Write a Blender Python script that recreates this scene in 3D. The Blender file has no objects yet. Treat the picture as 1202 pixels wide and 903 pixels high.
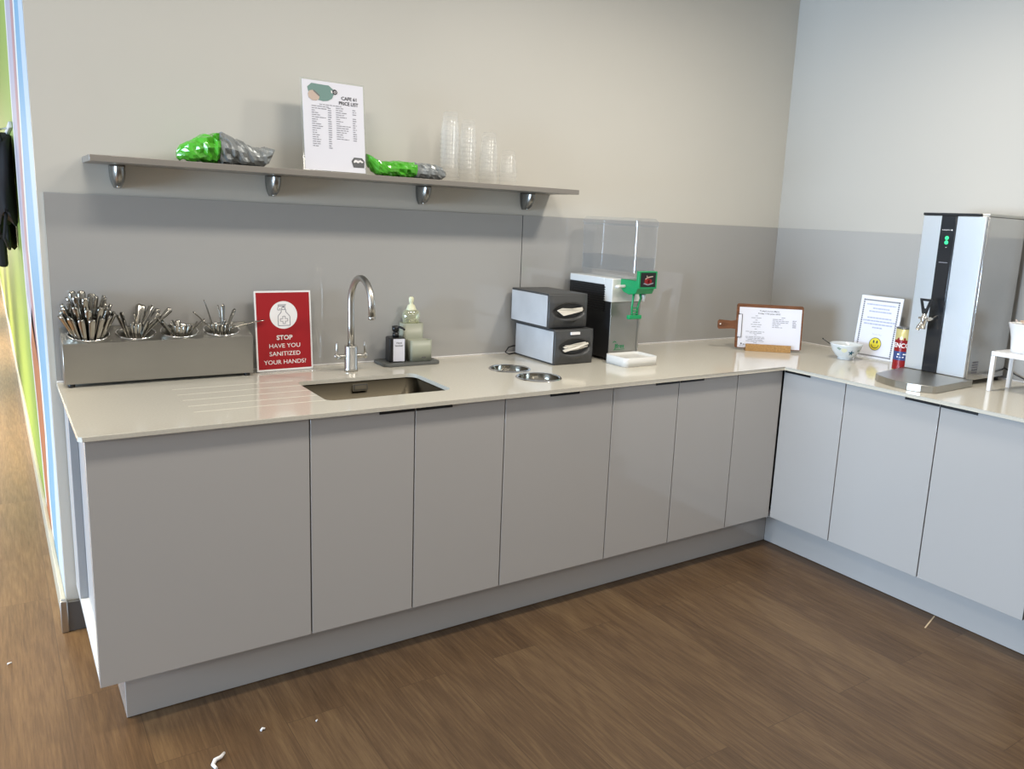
import bpy, bmesh, math, random
from mathutils import Vector, Matrix
from math import sin, cos, pi, radians
random.seed(7)
SC = bpy.context.scene
COL = SC.collection
PI = pi
H = 0.90          # worktop height

# ------------------------------------------------------------------ materials
def mat(name, col, rough=0.5, metal=0.0, coat=0.0, spec=0.5, alpha=1.0, emit=None, est=0.0, trans=0.0, ior=1.45, noise=None, bump=None):
    m = bpy.data.materials.new(name); m.use_nodes = True
    nt = m.node_tree; b = nt.nodes['Principled BSDF']
    b.inputs['Base Color'].default_value = (*col, 1)
    b.inputs['Roughness'].default_value = rough
    b.inputs['Metallic'].default_value = metal
    b.inputs['Coat Weight'].default_value = coat
    b.inputs['Coat Roughness'].default_value = 0.04
    b.inputs['Specular IOR Level'].default_value = spec
    b.inputs['Alpha'].default_value = alpha
    b.inputs['Transmission Weight'].default_value = trans
    b.inputs['IOR'].default_value = ior
    if emit:
        b.inputs['Emission Color'].default_value = (*emit, 1); b.inputs['Emission Strength'].default_value = est
    tc = None
    if noise or bump:
        tc = nt.nodes.new('ShaderNodeTexCoord')
    if noise:   # (scale, amount, stretch xyz)
        sc, am, st = noise
        mp = nt.nodes.new('ShaderNodeMapping'); mp.inputs['Scale'].default_value = st
        n = nt.nodes.new('ShaderNodeTexNoise'); n.inputs['Scale'].default_value = sc; n.inputs['Detail'].default_value = 5
        nt.links.new(tc.outputs['Object'], mp.inputs['Vector']); nt.links.new(mp.outputs[0], n.inputs['Vector'])
        r = nt.nodes.new('ShaderNodeValToRGB')
        r.color_ramp.elements[0].position = 0.3; r.color_ramp.elements[1].position = 0.7
        r.color_ramp.elements[0].color = (*[c*(1-am) for c in col], 1)
        r.color_ramp.elements[1].color = (*[min(1, c*(1+am)) for c in col], 1)
        nt.links.new(n.outputs['Fac'], r.inputs['Fac']); nt.links.new(r.outputs['Color'], b.inputs['Base Color'])
    if bump:    # (scale, strength, stretch)
        sc, am, st = bump
        mp = nt.nodes.new('ShaderNodeMapping'); mp.inputs['Scale'].default_value = st
        n = nt.nodes.new('ShaderNodeTexNoise'); n.inputs['Scale'].default_value = sc; n.inputs['Detail'].default_value = 4
        nt.links.new(tc.outputs['Object'], mp.inputs['Vector']); nt.links.new(mp.outputs[0], n.inputs['Vector'])
        bp = nt.nodes.new('ShaderNodeBump'); bp.inputs['Strength'].default_value = am; bp.inputs['Distance'].default_value = 0.01
        nt.links.new(n.outputs['Fac'], bp.inputs['Height']); nt.links.new(bp.outputs[0], b.inputs['Normal'])
    return m

def foil(name, col, rough, metal):
    """crumpled film: creased facets in the bump"""
    m = mat(name, col, rough, metal, coat=0.5); nt = m.node_tree; N = nt.nodes.new; L = nt.links.new; b = nt.nodes['Principled BSDF']
    tc = N('ShaderNodeTexCoord'); mp = N('ShaderNodeMapping'); mp.inputs['Scale'].default_value = (0.7, 1, 1.2)
    n = N('ShaderNodeTexNoise'); n.inputs['Scale'].default_value = 14; n.inputs['Detail'].default_value = 2
    mx = N('ShaderNodeMix'); mx.data_type = 'VECTOR'; mx.inputs['Factor'].default_value = 0.06
    v = N('ShaderNodeTexVoronoi'); v.inputs['Scale'].default_value = 19; v.feature = 'SMOOTH_F1'
    L(tc.outputs['Object'], mp.inputs[0]); L(mp.outputs[0], n.inputs['Vector']); L(mp.outputs[0], mx.inputs[4]); L(n.outputs['Color'], mx.inputs[5])
    L(mx.outputs[1], v.inputs['Vector'])
    bp = N('ShaderNodeBump'); bp.inputs['Strength'].default_value = 0.22; bp.inputs['Distance'].default_value = 0.012
    L(v.outputs['Distance'], bp.inputs['Height']); L(bp.outputs[0], b.inputs['Normal']); L(bp.outputs[0], b.inputs['Coat Normal'])
    return m

def clear(name, alpha, tint, gloss=0.04, body=0.3, dif=0.9):
    """thin clear plastic: mostly see-through, a little milky, with a gloss that grows at grazing angles"""
    m = bpy.data.materials.new(name); m.use_nodes = True; nt = m.node_tree; N = nt.nodes.new; L = nt.links.new
    for n in list(nt.nodes):
        if n.type == 'BSDF_PRINCIPLED': nt.nodes.remove(n)
    out = [n for n in nt.nodes if n.type == 'OUTPUT_MATERIAL'][0]
    tr = N('ShaderNodeBsdfTransparent'); tr.inputs[0].default_value = (*tint, 1)
    gl = N('ShaderNodeBsdfGlossy'); gl.inputs['Roughness'].default_value = gloss; gl.inputs[0].default_value = (.9, .9, .9, 1)
    df = N('ShaderNodeBsdfDiffuse'); df.inputs[0].default_value = (*[c*dif for c in tint], 1)
    m1 = N('ShaderNodeMixShader'); m1.inputs[0].default_value = body; L(gl.outputs[0], m1.inputs[1]); L(df.outputs[0], m1.inputs[2])
    lw = N('ShaderNodeLayerWeight'); lw.inputs[0].default_value = 0.5
    mr = N('ShaderNodeMapRange'); mr.inputs[3].default_value = alpha; mr.inputs[4].default_value = min(1, alpha*5)
    pw = N('ShaderNodeMath'); pw.operation = 'POWER'; pw.inputs[1].default_value = 2.5; L(lw.outputs['Facing'], pw.inputs[0]); L(pw.outputs[0], mr.inputs[0])
    m2 = N('ShaderNodeMixShader'); L(mr.outputs[0], m2.inputs[0]); L(tr.outputs[0], m2.inputs[1]); L(m1.outputs[0], m2.inputs[2])
    L(m2.outputs[0], out.inputs[0]); return m

def floor_material():
    m = bpy.data.materials.new('vinyl_plank_floor'); m.use_nodes = True
    nt = m.node_tree; N = nt.nodes.new; L = nt.links.new; b = nt.nodes['Principled BSDF']
    tc = N('ShaderNodeTexCoord')
    rot = N('ShaderNodeMapping'); rot.inputs['Rotation'].default_value = (0, 0, radians(90)); rot.inputs['Location'].default_value = (0.3, 0.11, 0)
    L(tc.outputs['Object'], rot.inputs['Vector'])
    br = N('ShaderNodeTexBrick'); br.inputs['Scale'].default_value = 1
    br.inputs['Brick Width'].default_value = 1.22; br.inputs['Row Height'].default_value = 0.178
    br.inputs['Mortar Size'].default_value = 0.0012; br.inputs['Mortar Smooth'].default_value = 0.1
    br.offset = 0.37; br.inputs['Color1'].default_value = (0, 0, 0, 1); br.inputs['Color2'].default_value = (1, 1, 1, 1)
    br.inputs['Mortar'].default_value = (0.5, 0.5, 0.5, 1)
    L(rot.outputs[0], br.inputs['Vector'])
    sep = N('ShaderNodeSeparateColor'); L(br.outputs['Color'], sep.inputs[0])
    off = N('ShaderNodeMath'); off.operation = 'MULTIPLY'; off.inputs[1].default_value = 37.0; L(sep.outputs[0], off.inputs[0])
    cmb = N('ShaderNodeCombineXYZ'); L(off.outputs[0], cmb.inputs['Z'])
    add = N('ShaderNodeVectorMath'); add.operation = 'ADD'; L(tc.outputs['Object'], add.inputs[0]); L(cmb.outputs[0], add.inputs[1])
    def noise(scale, st, det=6, dist=0.0, rgh=0.6):
        mp = N('ShaderNodeMapping'); mp.inputs['Scale'].default_value = st; L(add.outputs[0], mp.inputs['Vector'])
        n = N('ShaderNodeTexNoise'); n.inputs['Scale'].default_value = scale; n.inputs['Detail'].default_value = det
        n.inputs['Distortion'].default_value = dist; n.inputs['Roughness'].default_value = rgh
        L(mp.outputs[0], n.inputs['Vector']); return n.outputs['Fac']
    grain = noise(26, (6, 0.26, 1), 8, 0.15, 0.72)       # long fibres down the plank
    cloud = noise(3.0, (2.6, 0.34, 1), 4, 0.3)           # broad tone patches
    # cathedral figure: contour lines of a stretched noise
    fig = noise(1.5, (4.2, 0.50, 1), 2, 0.2)
    mm = N('ShaderNodeMath'); mm.operation = 'MULTIPLY'; mm.inputs[1].default_value = 70; L(fig, mm.inputs[0])
    si = N('ShaderNodeMath'); si.operation = 'SINE'; L(mm.outputs[0], si.inputs[0])
    def mr(sock, a, b_, c, d):
        r = N('ShaderNodeMapRange'); r.inputs[1].default_value = a; r.inputs[2].default_value = b_; r.inputs[3].default_value = c; r.inputs[4].default_value = d
        L(sock, r.inputs[0]); return r.outputs[0]
    def math_(op, a, b_):
        k = N('ShaderNodeMath'); k.operation = op
        for i, s in enumerate((a, b_)):
            if isinstance(s, (int, float)): k.inputs[i].default_value = s
            else: L(s, k.inputs[i])
        return k.outputs[0]
    v = math_('ADD', mr(grain, .3, .7, -.24, .24), mr(cloud, .3, .7, -.15, .15))
    v = math_('ADD', v, mr(si.outputs[0], -1, 1, -.07, .07))
    v = math_('ADD', v, mr(sep.outputs[0], 0, 1, -.10, .10))
    v = math_('ADD', v, 0.5)
    ramp = N('ShaderNodeValToRGB'); cr = ramp.color_ramp
    cr.elements[0].position = 0.05; cr.elements[0].color = FL0
    cr.elements[1].position = 0.95; cr.elements[1].color = FL2
    e = cr.elements.new(0.5); e.color = FL1
    L(v, ramp.inputs['Fac'])
    mx = N('ShaderNodeMix'); mx.data_type = 'RGBA'
    L(br.outputs['Fac'], mx.inputs['Factor']); L(ramp.outputs['Color'], mx.inputs[6]); mx.inputs[7].default_value = (0.075, 0.043, 0.021, 1)
    L(mx.outputs[2], b.inputs['Base Color'])
    L(mr(grain, .3, .7, .50, .38), b.inputs['Roughness'])
    bp = N('ShaderNodeBump'); bp.inputs['Strength'].default_value = 0.12; bp.inputs['Distance'].default_value = 0.004
    L(grain, bp.inputs['Height']); L(bp.outputs[0], b.inputs['Normal'])
    b.inputs['Specular IOR Level'].default_value = 0.45
    return m
FL0 = (0.054, 0.029, 0.013, 1); FL1 = (0.113, 0.065, 0.031, 1); FL2 = (0.190, 0.120, 0.058, 1)

M_ = {}
M_['wall'] = mat('wall_paint', (0.60, 0.58, 0.525), 0.45, spec=0.35, noise=(2.0, 0.012, (1, 1, 1)))
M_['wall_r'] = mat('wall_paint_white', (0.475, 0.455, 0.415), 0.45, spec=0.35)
M_['splash'] = mat('grey_glass_splashback', (0.385, 0.378, 0.365), 0.05, spec=0.5, coat=0.4)
M_['splash_edge'] = mat('polished_glass_edge', (0.66, 0.68, 0.66), 0.15)
M_['top'] = mat('quartz_worktop', (0.62, 0.585, 0.50), 0.13, coat=0.15, noise=(160, 0.04, (1, 1, 1)))
M_['door'] = mat('gloss_grey_door', (0.468, 0.452, 0.435), 0.10, coat=0.4)
M_['door_edge'] = mat('door_edging', (0.62, 0.65, 0.68), 0.25)
M_['carcass'] = mat('pale_grey_board', (0.36, 0.37, 0.385), 0.40)
M_['black'] = mat('black_plastic', (0.012, 0.012, 0.013), 0.35)
M_['black_gloss'] = mat('black_gloss', (0.016, 0.018, 0.022), 0.12, coat=0.4)
M_['darkgrey'] = mat('dark_grey_plastic', (0.055, 0.055, 0.055), 0.38, bump=(300, 0.12, (1, 1, 1)))
M_['silverpl'] = mat('silver_side_panel', (0.62, 0.635, 0.66), 0.36, metal=0.35, noise=(9, 0.06, (1, 1, 1)))
M_['steel'] = mat('brushed_steel', (0.42, 0.405, 0.37), 0.36, metal=1.0, noise=(4, 0.05, (1, 1, 2)))
M_['steel_v'] = mat('satin_steel_front', (0.86, 0.87, 0.88), 0.33, metal=1.0, bump=(4, 0.05, (1, .6, .6)))
M_['steel_side'] = mat('steel_side_panel', (0.55, 0.54, 0.52), 0.16, metal=1.0, noise=(2.5, 0.10, (1, 1, 1.4)), bump=(3.5, 0.10, (1, 1, 1)))
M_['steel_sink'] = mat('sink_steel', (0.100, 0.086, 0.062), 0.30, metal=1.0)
M_['chrome'] = mat('chrome', (0.78, 0.77, 0.75), 0.08, metal=1.0)
M_['overflow'] = mat('overflow_steel', (0.20, 0.175, 0.13), 0.5, metal=0.2)
M_['sleeve'] = mat('satin_steel_sleeve', (0.45, 0.43, 0.38), 0.16, metal=1.0, noise=(1.0, 0.3, (14, 14, 0)))
M_['nickel'] = mat('brushed_nickel', (0.52, 0.50, 0.46), 0.32, metal=1.0)
M_['cutlery'] = mat('cutlery_steel', (0.36, 0.345, 0.31), 0.15, metal=1.0)
M_['bracket'] = mat('bracket_nickel', (0.30, 0.29, 0.265), 0.25, metal=0.9)
M_['shelf'] = mat('grey_shelf_metal', (0.30, 0.275, 0.245), 0.38, metal=0.45)
M_['paper'] = mat('white_paper', (0.76, 0.765, 0.84), 0.6)
M_['ink'] = mat('black_ink', (0.05, 0.05, 0.06), 0.6)
M_['inkgrey'] = mat('grey_print', (0.26, 0.26, 0.30), 0.6)
M_['inkblue'] = mat('soft_blue_print', (0.42, 0.45, 0.60), 0.6)
M_['red'] = mat('red_print', (0.36, 0.012, 0.017), 0.30)
M_['whiteprint'] = mat('white_print', (0.86, 0.84, 0.84), 0.45)
M_['teal'] = mat('teal_print', (0.155, 0.275, 0.25), 0.5)
M_['sand'] = mat('sand_print', (0.55, 0.44, 0.37), 0.5)
M_['yellow'] = mat('yellow_print', (0.78, 0.66, 0.04), 0.5)
M_['acrylic'] = clear('clear_acrylic', 0.10, (0.97, 0.98, 0.97), 0.05, 0.5)
M_['tank'] = clear('clear_tank_plastic', 0.10, (0.93, 0.94, 0.95), 0.04, 0.25)
M_['water'] = clear('clear_drink', 0.06, (0.86, 0.88, 0.90), 0.03, 0.2)
M_['cup'] = clear('clear_cup_plastic', 0.045, (0.996, 0.996, 0.994), 0.16, 0.6, 1.0)
M_['cuprim'] = clear('clear_cup_rim', 0.05, (0.985, 0.985, 0.98), 0.12, 0.6)
M_['white'] = mat('white_plastic', (0.72, 0.71, 0.68), 0.25)
M_['whitebright'] = mat('white_paint', (0.80, 0.80, 0.81), 0.3)
M_['green'] = mat('green_plastic', (0.012, 0.30, 0.105), 0.30)
M_['greenled'] = mat('green_indicator', (0.02, 0.35, 0.12), 0.3, emit=(0.05, 0.9, 0.35), est=1.0)
M_['greenbag'] = foil('green_foil', (0.085, 0.43, 0.03), 0.20, 0.0)
M_['greybag'] = foil('grey_foil', (0.27, 0.29, 0.295), 0.26, 0.25)
M_['sage'] = mat('sage_plastic', (0.36, 0.375, 0.295), 0.38)
M_['slate'] = mat('slate_grey_rubber', (0.115, 0.118, 0.11), 0.45)
M_['oak'] = mat('oak_block', (0.42, 0.235, 0.085), 0.45, noise=(30, 0.25, (1, 8, 8)))
M_['walnut'] = mat('dark_wood_board', (0.17, 0.068, 0.03), 0.40, noise=(20, 0.3, (1, 1, 6)))
M_['lime'] = mat('lime_vinyl', (0.30, 0.41, 0.10), 0.65, spec=0.15)
M_['mblue'] = mat('blue_vinyl', (0.19, 0.34, 0.47), 0.65, spec=0.15)
M_['mpale'] = mat('pale_blue_vinyl', (0.42, 0.49, 0.56), 0.65, spec=0.15)
M_['mpink'] = mat('pink_vinyl', (0.42, 0.25, 0.25), 0.65, spec=0.15)
M_['morange'] = mat('orange_vinyl', (0.42, 0.17, 0.09), 0.65, spec=0.15)
M_['mwhite'] = mat('white_vinyl', (0.66, 0.66, 0.66), 0.65, spec=0.15)
M_['mlilac'] = mat('lilac_vinyl', (0.42, 0.39, 0.46), 0.65, spec=0.15)
M_['skirting'] = mat('pale_grey_skirting', (0.42, 0.42, 0.36), 0.35)
M_['gunmetal'] = mat('dark_metal_skirting', (0.15, 0.155, 0.16), 0.30, metal=0.6)
M_['coat'] = mat('black_cloth', (0.010, 0.010, 0.011), 0.8)
M_['china'] = mat('white_china', (0.70, 0.74, 0.76), 0.15, coat=0.3)
M_['petal'] = mat('dark_teal_glaze', (0.015, 0.10, 0.15), 0.2)
M_['leaf'] = mat('sage_glaze', (0.30, 0.38, 0.34), 0.2)
M_['gold'] = mat('cream_gold_tin', (0.62, 0.55, 0.26), 0.28, metal=0.35)
M_['redtin'] = mat('red_tin', (0.25, 0.010, 0.012), 0.25)
M_['bluetin'] = mat('blue_tin', (0.04, 0.065, 0.20), 0.25)
M_['cleargel'] = clear('pale_yellow_bottle', 0.35, (0.86, 0.87, 0.66), 0.06, 0.55)
M_['cream'] = mat('cream_pump', (0.74, 0.74, 0.52), 0.3)
M_['wood_stick'] = mat('birch_stirrer', (0.66, 0.52, 0.34), 0.6)
M_['napkin'] = mat('white_napkin', (0.74, 0.70, 0.62), 0.8)
M_['floor'] = floor_material()

# ------------------------------------------------------------------ object helpers
def link(o): COL.objects.link(o); return o
def thing(name, label, cat, loc=(0, 0, 0), rz=0.0, group=None):
    o = link(bpy.data.objects.new(name, None)); o.location = loc; o.rotation_euler = (0, 0, rz)
    o.empty_display_size = 0.05
    o['label'] = label; o['category'] = cat
    if group: o['group'] = group
    o['_m'] = 1; del o['_m']
    return o
def root_matrix(o):
    while o.parent: o = o.parent
    return Matrix.Translation(o.location) @ o.rotation_euler.to_matrix().to_4x4()
def tag(o, label, cat, group=None):
    o['label'] = label; o['category'] = cat
    if group: o['group'] = group
    return o

class B:
    """mesh collector, vertices in world coordinates unless T is given"""
    def __init__(s, T=None): s.bm = bmesh.new(); s.T = T or Matrix.Identity(4); s.mi = 0; s.mats = []
    def use(s, key):
        if key not in s.mats: s.mats.append(key)
        s.mi = s.mats.index(key); return s
    def _v(s, p): return s.bm.verts.new(s.T @ Vector(p))
    def _f(s, vs, smooth=False):
        try: f = s.bm.faces.new(vs)
        except ValueError: return None
        f.material_index = s.mi; f.smooth = smooth; return f
    def box(s, x0, x1, y0, y1, z0, z1, bev=0.0, seg=2):
        x0, x1 = sorted((x0, x1)); y0, y1 = sorted((y0, y1)); z0, z1 = sorted((z0, z1))
        v = [s._v((x, y, z)) for x in (x0, x1) for y in (y0, y1) for z in (z0, z1)]
        fs = [s._f([v[i] for i in q]) for q in ((0, 1, 3, 2), (4, 6, 7, 5), (0, 4, 5, 1), (2, 3, 7, 6), (0, 2, 6, 4), (1, 5, 7, 3))]
        if bev > 0:
            es = {e for f in fs for e in f.edges}
            r = bmesh.ops.bevel(s.bm, geom=list(es), offset=bev, segments=seg, affect='EDGES', profile=0.5)
            for f in r['faces']: f.material_index = s.mi; f.smooth = True
        return s
    def prism(s, pts, f3, d0, d1, smooth=False, bev=0.0):
        """pts 2-D outline; f3(a,b,d) -> xyz"""
        a = [s._v(f3(p[0], p[1], d0)) for p in pts]; b = [s._v(f3(p[0], p[1], d1)) for p in pts]
        n = len(pts); fs = [s._f(list(reversed(a))), s._f(b)]
        for i in range(n): fs.append(s._f([a[i], a[(i+1) % n], b[(i+1) % n], b[i]], smooth))
        if bev > 0:
            es = {e for f in fs[:2] if f for e in f.edges}
            r = bmesh.ops.bevel(s.bm, geom=list(es), offset=bev, segments=2, affect='EDGES', profile=0.5)
            for f in r['faces']: f.material_index = s.mi; f.smooth = True
        return s
    def lathe(s, prof, c=(0, 0, 0), n=32, smooth=True, cap0=True, cap1=True, sx=1.0, sy=1.0, a0=0.0):
        rings = []
        for r, z in prof:
            rings.append([s._v((c[0] + sx*r*cos(a0+2*PI*i/n), c[1] + sy*r*sin(a0+2*PI*i/n), c[2] + z)) for i in range(n)])
        for k in range(len(rings)-1):
            for i in range(n):
                s._f([rings[k][i], rings[k][(i+1) % n], rings[k+1][(i+1) % n], rings[k+1][i]], smooth)
        if cap0: s._f(list(reversed(rings[0])))
        if cap1: s._f(rings[-1])
        return s
    def tube(s, pts, r, n=12, closed_ends=True, smooth=True):
        pts = [Vector(p) for p in pts]; rs = r if isinstance(r, (list, tuple)) else [r]*len(pts)
        prev = None; rings = []
        for i, p in enumerate(pts):
            t = (pts[min(i+1, len(pts)-1)] - pts[max(i-1, 0)]).normalized()
            if prev is None:
                u = t.cross(Vector((0, 0, 1)));
                if u.length < 1e-4: u = t.cross(Vector((1, 0, 0)))
                u.normalize()
            else:
                u = (prev - t*prev.dot(t)).normalized()
            w = t.cross(u); prev = u
            rings.append([s._v(p + (u*cos(2*PI*k/n) + w*sin(2*PI*k/n))*rs[i]) for k in range(n)])
        for k in range(len(rings)-1):
            for i in range(n): s._f([rings[k][i], rings[k][(i+1) % n], rings[k+1][(i+1) % n], rings[k+1][i]], smooth)
        if closed_ends: s._f(list(reversed(rings[0]))); s._f(rings[-1])
        return s
    def cyl(s, p0, p1, r, n=20, bevel=0.0): 
        p0 = Vector(p0); p1 = Vector(p1)
        if bevel:
            d = (p1-p0).normalized()
            return s.tube([p0, p0+d*1e-5, p0+d*bevel, p1-d*bevel, p1-d*1e-5, p1], [r-bevel, r-bevel, r, r, r-bevel, r-bevel], n)
        return s.tube([p0, p1], r, n)
    def poly(s, pts, smooth=False):
        return s._f([s._v(p) for p in pts], smooth)
    def finish(s): 
        bmesh.ops.recalc_face_normals(s.bm, faces=s.bm.faces[:]); return s
    def make(s, name, key=None, parent=None, local=False, recalc=True):
        if recalc: bmesh.ops.recalc_face_normals(s.bm, faces=s.bm.faces[:])
        if parent is not None and not local: s.bm.transform(root_matrix(parent).inverted())
        me = bpy.data.meshes.new(name); s.bm.to_mesh(me); s.bm.free()
        for k in ([key] if key else s.mats): me.materials.append(M_[k])
        o = link(bpy.data.objects.new(name, me))
        if parent is not None: o.parent = parent
        return o

def rrect(x0, x1, y0, y1, r, n=6):
    pts = []
    for cx, cy, a in ((x1-r, y1-r, 0), (x0+r, y1-r, 90), (x0+r, y0+r, 180), (x1-r, y0+r, 270)):
        for i in range(n+1):
            t = radians(a + 90*i/n); pts.append((cx + r*cos(t), cy + r*sin(t)))
    return pts
def XY(a, b, d): return (a, b, d)
def XZ(a, b, d): return (a, d, b)
def YZ(a, b, d): return (d, a, b)

def boolean_cut(obj, cutters):
    for c in cutters:
        m = obj.modifiers.new('cut', 'BOOLEAN'); m.operation = 'DIFFERENCE'; m.object = c; m.solver = 'EXACT'
    bpy.context.view_layer.update()
    dg = bpy.context.evaluated_depsgraph_get()
    me = bpy.data.meshes.new_from_object(obj.evaluated_get(dg))
    obj.modifiers.clear(); old = obj.data; obj.data = me; bpy.data.meshes.remove(old)
    for c in cutters:
        md = c.data; bpy.data.objects.remove(c); bpy.data.meshes.remove(md)

def struct(o): o['kind'] = 'structure'; return o

# ------------------------------------------------------------------ flat printed sheets
class Sheet:
    """top-left corner P, unit vectors R (right) and D (down), N toward the viewer"""
    def __init__(s, P, R, D, w, h):
        s.P = Vector(P); s.R = Vector(R).normalized(); s.D = Vector(D).normalized(); s.w = w; s.h = h
        s.N = s.D.cross(s.R).normalized()
    def at(s, fx, fy, lift=0.0): return s.P + s.R*(fx*s.w) + s.D*(fy*s.h) + s.N*lift
    def slab(s, b, t0, t1, x0=0, x1=1, y0=0, y1=1):
        p = [s.at(x0, y0, t0), s.at(x1, y0, t0), s.at(x1, y1, t0), s.at(x0, y1, t0)]
        q = [s.at(x0, y0, t1), s.at(x1, y0, t1), s.at(x1, y1, t1), s.at(x0, y1, t1)]
        a = [b._v(v) for v in p]; c = [b._v(v) for v in q]
        b._f(a); b._f(c)
        for i in range(4): b._f([a[i], a[(i+1) % 4], c[(i+1) % 4], c[i]])
    def bar(s, b, x0, x1, y0, y1, lift=0.0008):
        b.poly([s.at(x0, y1, lift), s.at(x1, y1, lift), s.at(x1, y0, lift), s.at(x0, y0, lift)])
    def shape(s, b, pts, lift=0.0008): b.poly([s.at(x, y, lift) for x, y in pts])
    def disc(s, b, fx, fy, r, lift=0.0008, n=36, a0=0, a1=360):
        k = s.w/s.h
        s.shape(b, [(fx + r*cos(radians(a0+(a1-a0)*i/n)), fy + r*k*sin(radians(a0+(a1-a0)*i/n))) for i in range(n)], lift)
    def ring(s, b, fx, fy, r0, r1, lift=0.0008, n=32, a0=0, a1=360):
        k = s.w/s.h; P = lambda r, t: s.at(fx + r*cos(t), fy + r*k*sin(t), lift)
        for i in range(n):
            t0 = radians(a0+(a1-a0)*i/n); t1 = radians(a0+(a1-a0)*(i+1)/n)
            b.poly([P(r0, t0), P(r1, t0), P(r1, t1), P(r0, t1)])
    def line(s, b, pts, wd, lift=0.0008):
        k = s.w/s.h
        for (xa, ya), (xb, yb) in zip(pts, pts[1:]):
            dx, dy = (xb-xa), (yb-ya)/k; L = math.hypot(dx, dy) or 1
            nx, ny = -dy/L*wd/2, dx/L*wd/2
            b.poly([s.at(xa+nx, ya+ny*k, lift), s.at(xb+nx, yb+ny*k, lift), s.at(xb-nx, yb-ny*k, lift), s.at(xa-nx, ya-ny*k, lift)])
    def text(s, b, txt, fx, fy, cap, lift=0.0008, bold=0.0, align='CENTER', wmax=None):
        """cap = capital height in metres, fy = centre line of the letters"""
        cu = bpy.data.curves.new('t', 'FONT'); cu.body = txt; cu.size = 1.0; cu.align_x = align; cu.offset = bold; cu.resolution_u = 3
        o = link(bpy.data.objects.new('t', cu)); bpy.context.view_layer.update()
        me = bpy.data.meshes.new_from_object(o.evaluated_get(bpy.context.evaluated_depsgraph_get()))
        k = cap/0.73
        xs = [v.co.x for v in me.vertices] or [0]
        kx = k
        if wmax: kx = wmax/max(1e-6, (max(xs)-min(xs)))
        vs = [b._v(s.at(fx, fy, lift) + s.R*(v.co.x*kx) - s.D*((v.co.y-0.365)*k)) for v in me.vertices]
        for p in me.polygons: b._f([vs[i] for i in p.vertices])
        bpy.data.objects.remove(o); bpy.data.curves.remove(cu); bpy.data.meshes.remove(me)
    def words(s, b, x0, x1, y, th, rnd, lift=0.0008):
        """a line of print too small to read: word-length strokes"""
        x = x0
        while x < x1 - 0.01:
            wl = min(rnd.uniform(0.03, 0.09), x1-x)
            s.bar(b, x, x+wl, y-th/2, y+th/2, lift); x += wl + 0.010

# ------------------------------------------------------------------ the room
XL = 0.6425; XRW = 4.2385; XF = 3.483; YF = -0.739
ZS = 1.525; CEIL = 2.75

b = B(); b.box(-7, 8.5, -8, 20, -0.12, 0.0); struct(b.make('floor', 'floor'))
b = B(); b.box(XL, XRW+0.12, 0.0, 0.12, 0, CEIL); struct(b.make('wall_back', 'wall'))
b = B(); b.box(XRW, XRW+0.12, -5.5, 0.0, 0, CEIL); struct(b.make('wall_right', 'wall_r'))
# hall wall with the coloured vinyl graphic: one wall, the pattern lies in its own face
YE = 14.5
b = B(); b.use('mwhite'); b.box(XL, XL+0.10, 0.12, YE, 0, CEIL)
x = XL - 0.0006
def strip(key, left, right, lift=0.0):
    """left/right: {z: y} polylines listed from the floor up"""
    b.use(key)
    for i in range(len(left)-1):
        (z0, a0), (z1, a1) = left[i], left[i+1]; (_, c0), (_, c1) = right[i], right[i+1]
        b.poly([(x-lift, a0, z0), (x-lift, c0, z0), (x-lift, c1, z1), (x-lift, a1, z1)])
Z = [0.10, 0.30, 0.55, 0.80, 1.05, 1.30, 1.60, 1.95, 2.35, 2.75]
g = [1.17, 1.28, 1.42, 1.60, 1.68, 1.74, 1.73, 1.70, 1.56, 1.50]
mid = [0.62, 0.70, 0.60, 0.66, 0.78, 0.92, 0.84, 0.72, 0.55, 0.45]
z_ = lambda L_: list(zip(Z, L_))
strip('lime', z_(g), z_([YE-0.01]*10))
strip('mwhite', z_([v-0.11 for v in g]), z_(g))
strip('morange', z_([mid[i]+0.12 if i < 4 else mid[i]+0.30 for i in range(10)]), z_([g[i]-0.11 if i < 4 else mid[i]+0.31 for i in range(10)]))
strip('mpink', z_([mid[i]+0.115 if i < 4 else mid[i]+0.10 for i in range(10)]), z_([mid[i]+0.12 if i < 4 else mid[i]+0.36 for i in range(10)]), 0.0004)
strip('mlilac', z_([mid[i]+0.12 if i < 4 else mid[i]+0.36 for i in range(10)]), z_([mid[i]+0.125 if i < 4 else g[i]-0.11 for i in range(10)]))
strip('mwhite', z_([v-0.02 for v in mid]), z_([v+0.12 for v in mid]))
strip('mblue', z_([mid[i]*k for i, k in enumerate([.55, .45, .35, .30, .25, .25, .35, .45, .5, .4])]), z_([v-0.02 for v in mid]))
strip('mpale', z_([0.02]*10), z_([mid[i]*k for i, k in enumerate([.55, .45, .35, .30, .25, .25, .35, .45, .5, .4])]))
struct(b.make('wall_left', recalc=False))
b = B(); b.box(-3.5, XL+0.1, YE, YE+0.12, 0, CEIL)
struct(b.make('wall_far', 'wall_r'))
b = B(); b.box(XL-0.016, XL, 0.0, YE-0.01, 0, 0.112, 0.004); struct(b.make('baseboard_left', 'skirting'))
b = B(); b.box(XL-0.012, XL+0.14, -0.016, 0.0, 0, 0.112, 0.003); struct(b.make('baseboard_back', 'gunmetal'))
b = B(); b.box(XL-0.022, XL+0.002, -0.020, 0.004, 0, 0.120, 0.004); struct(b.make('trim_1', 'nickel'))
b = B(); b.box(-3.4, -0.6, YE-0.02, YE, 0, 0.14, 0.004); struct(b.make('baseboard_far', 'gunmetal'))

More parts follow.
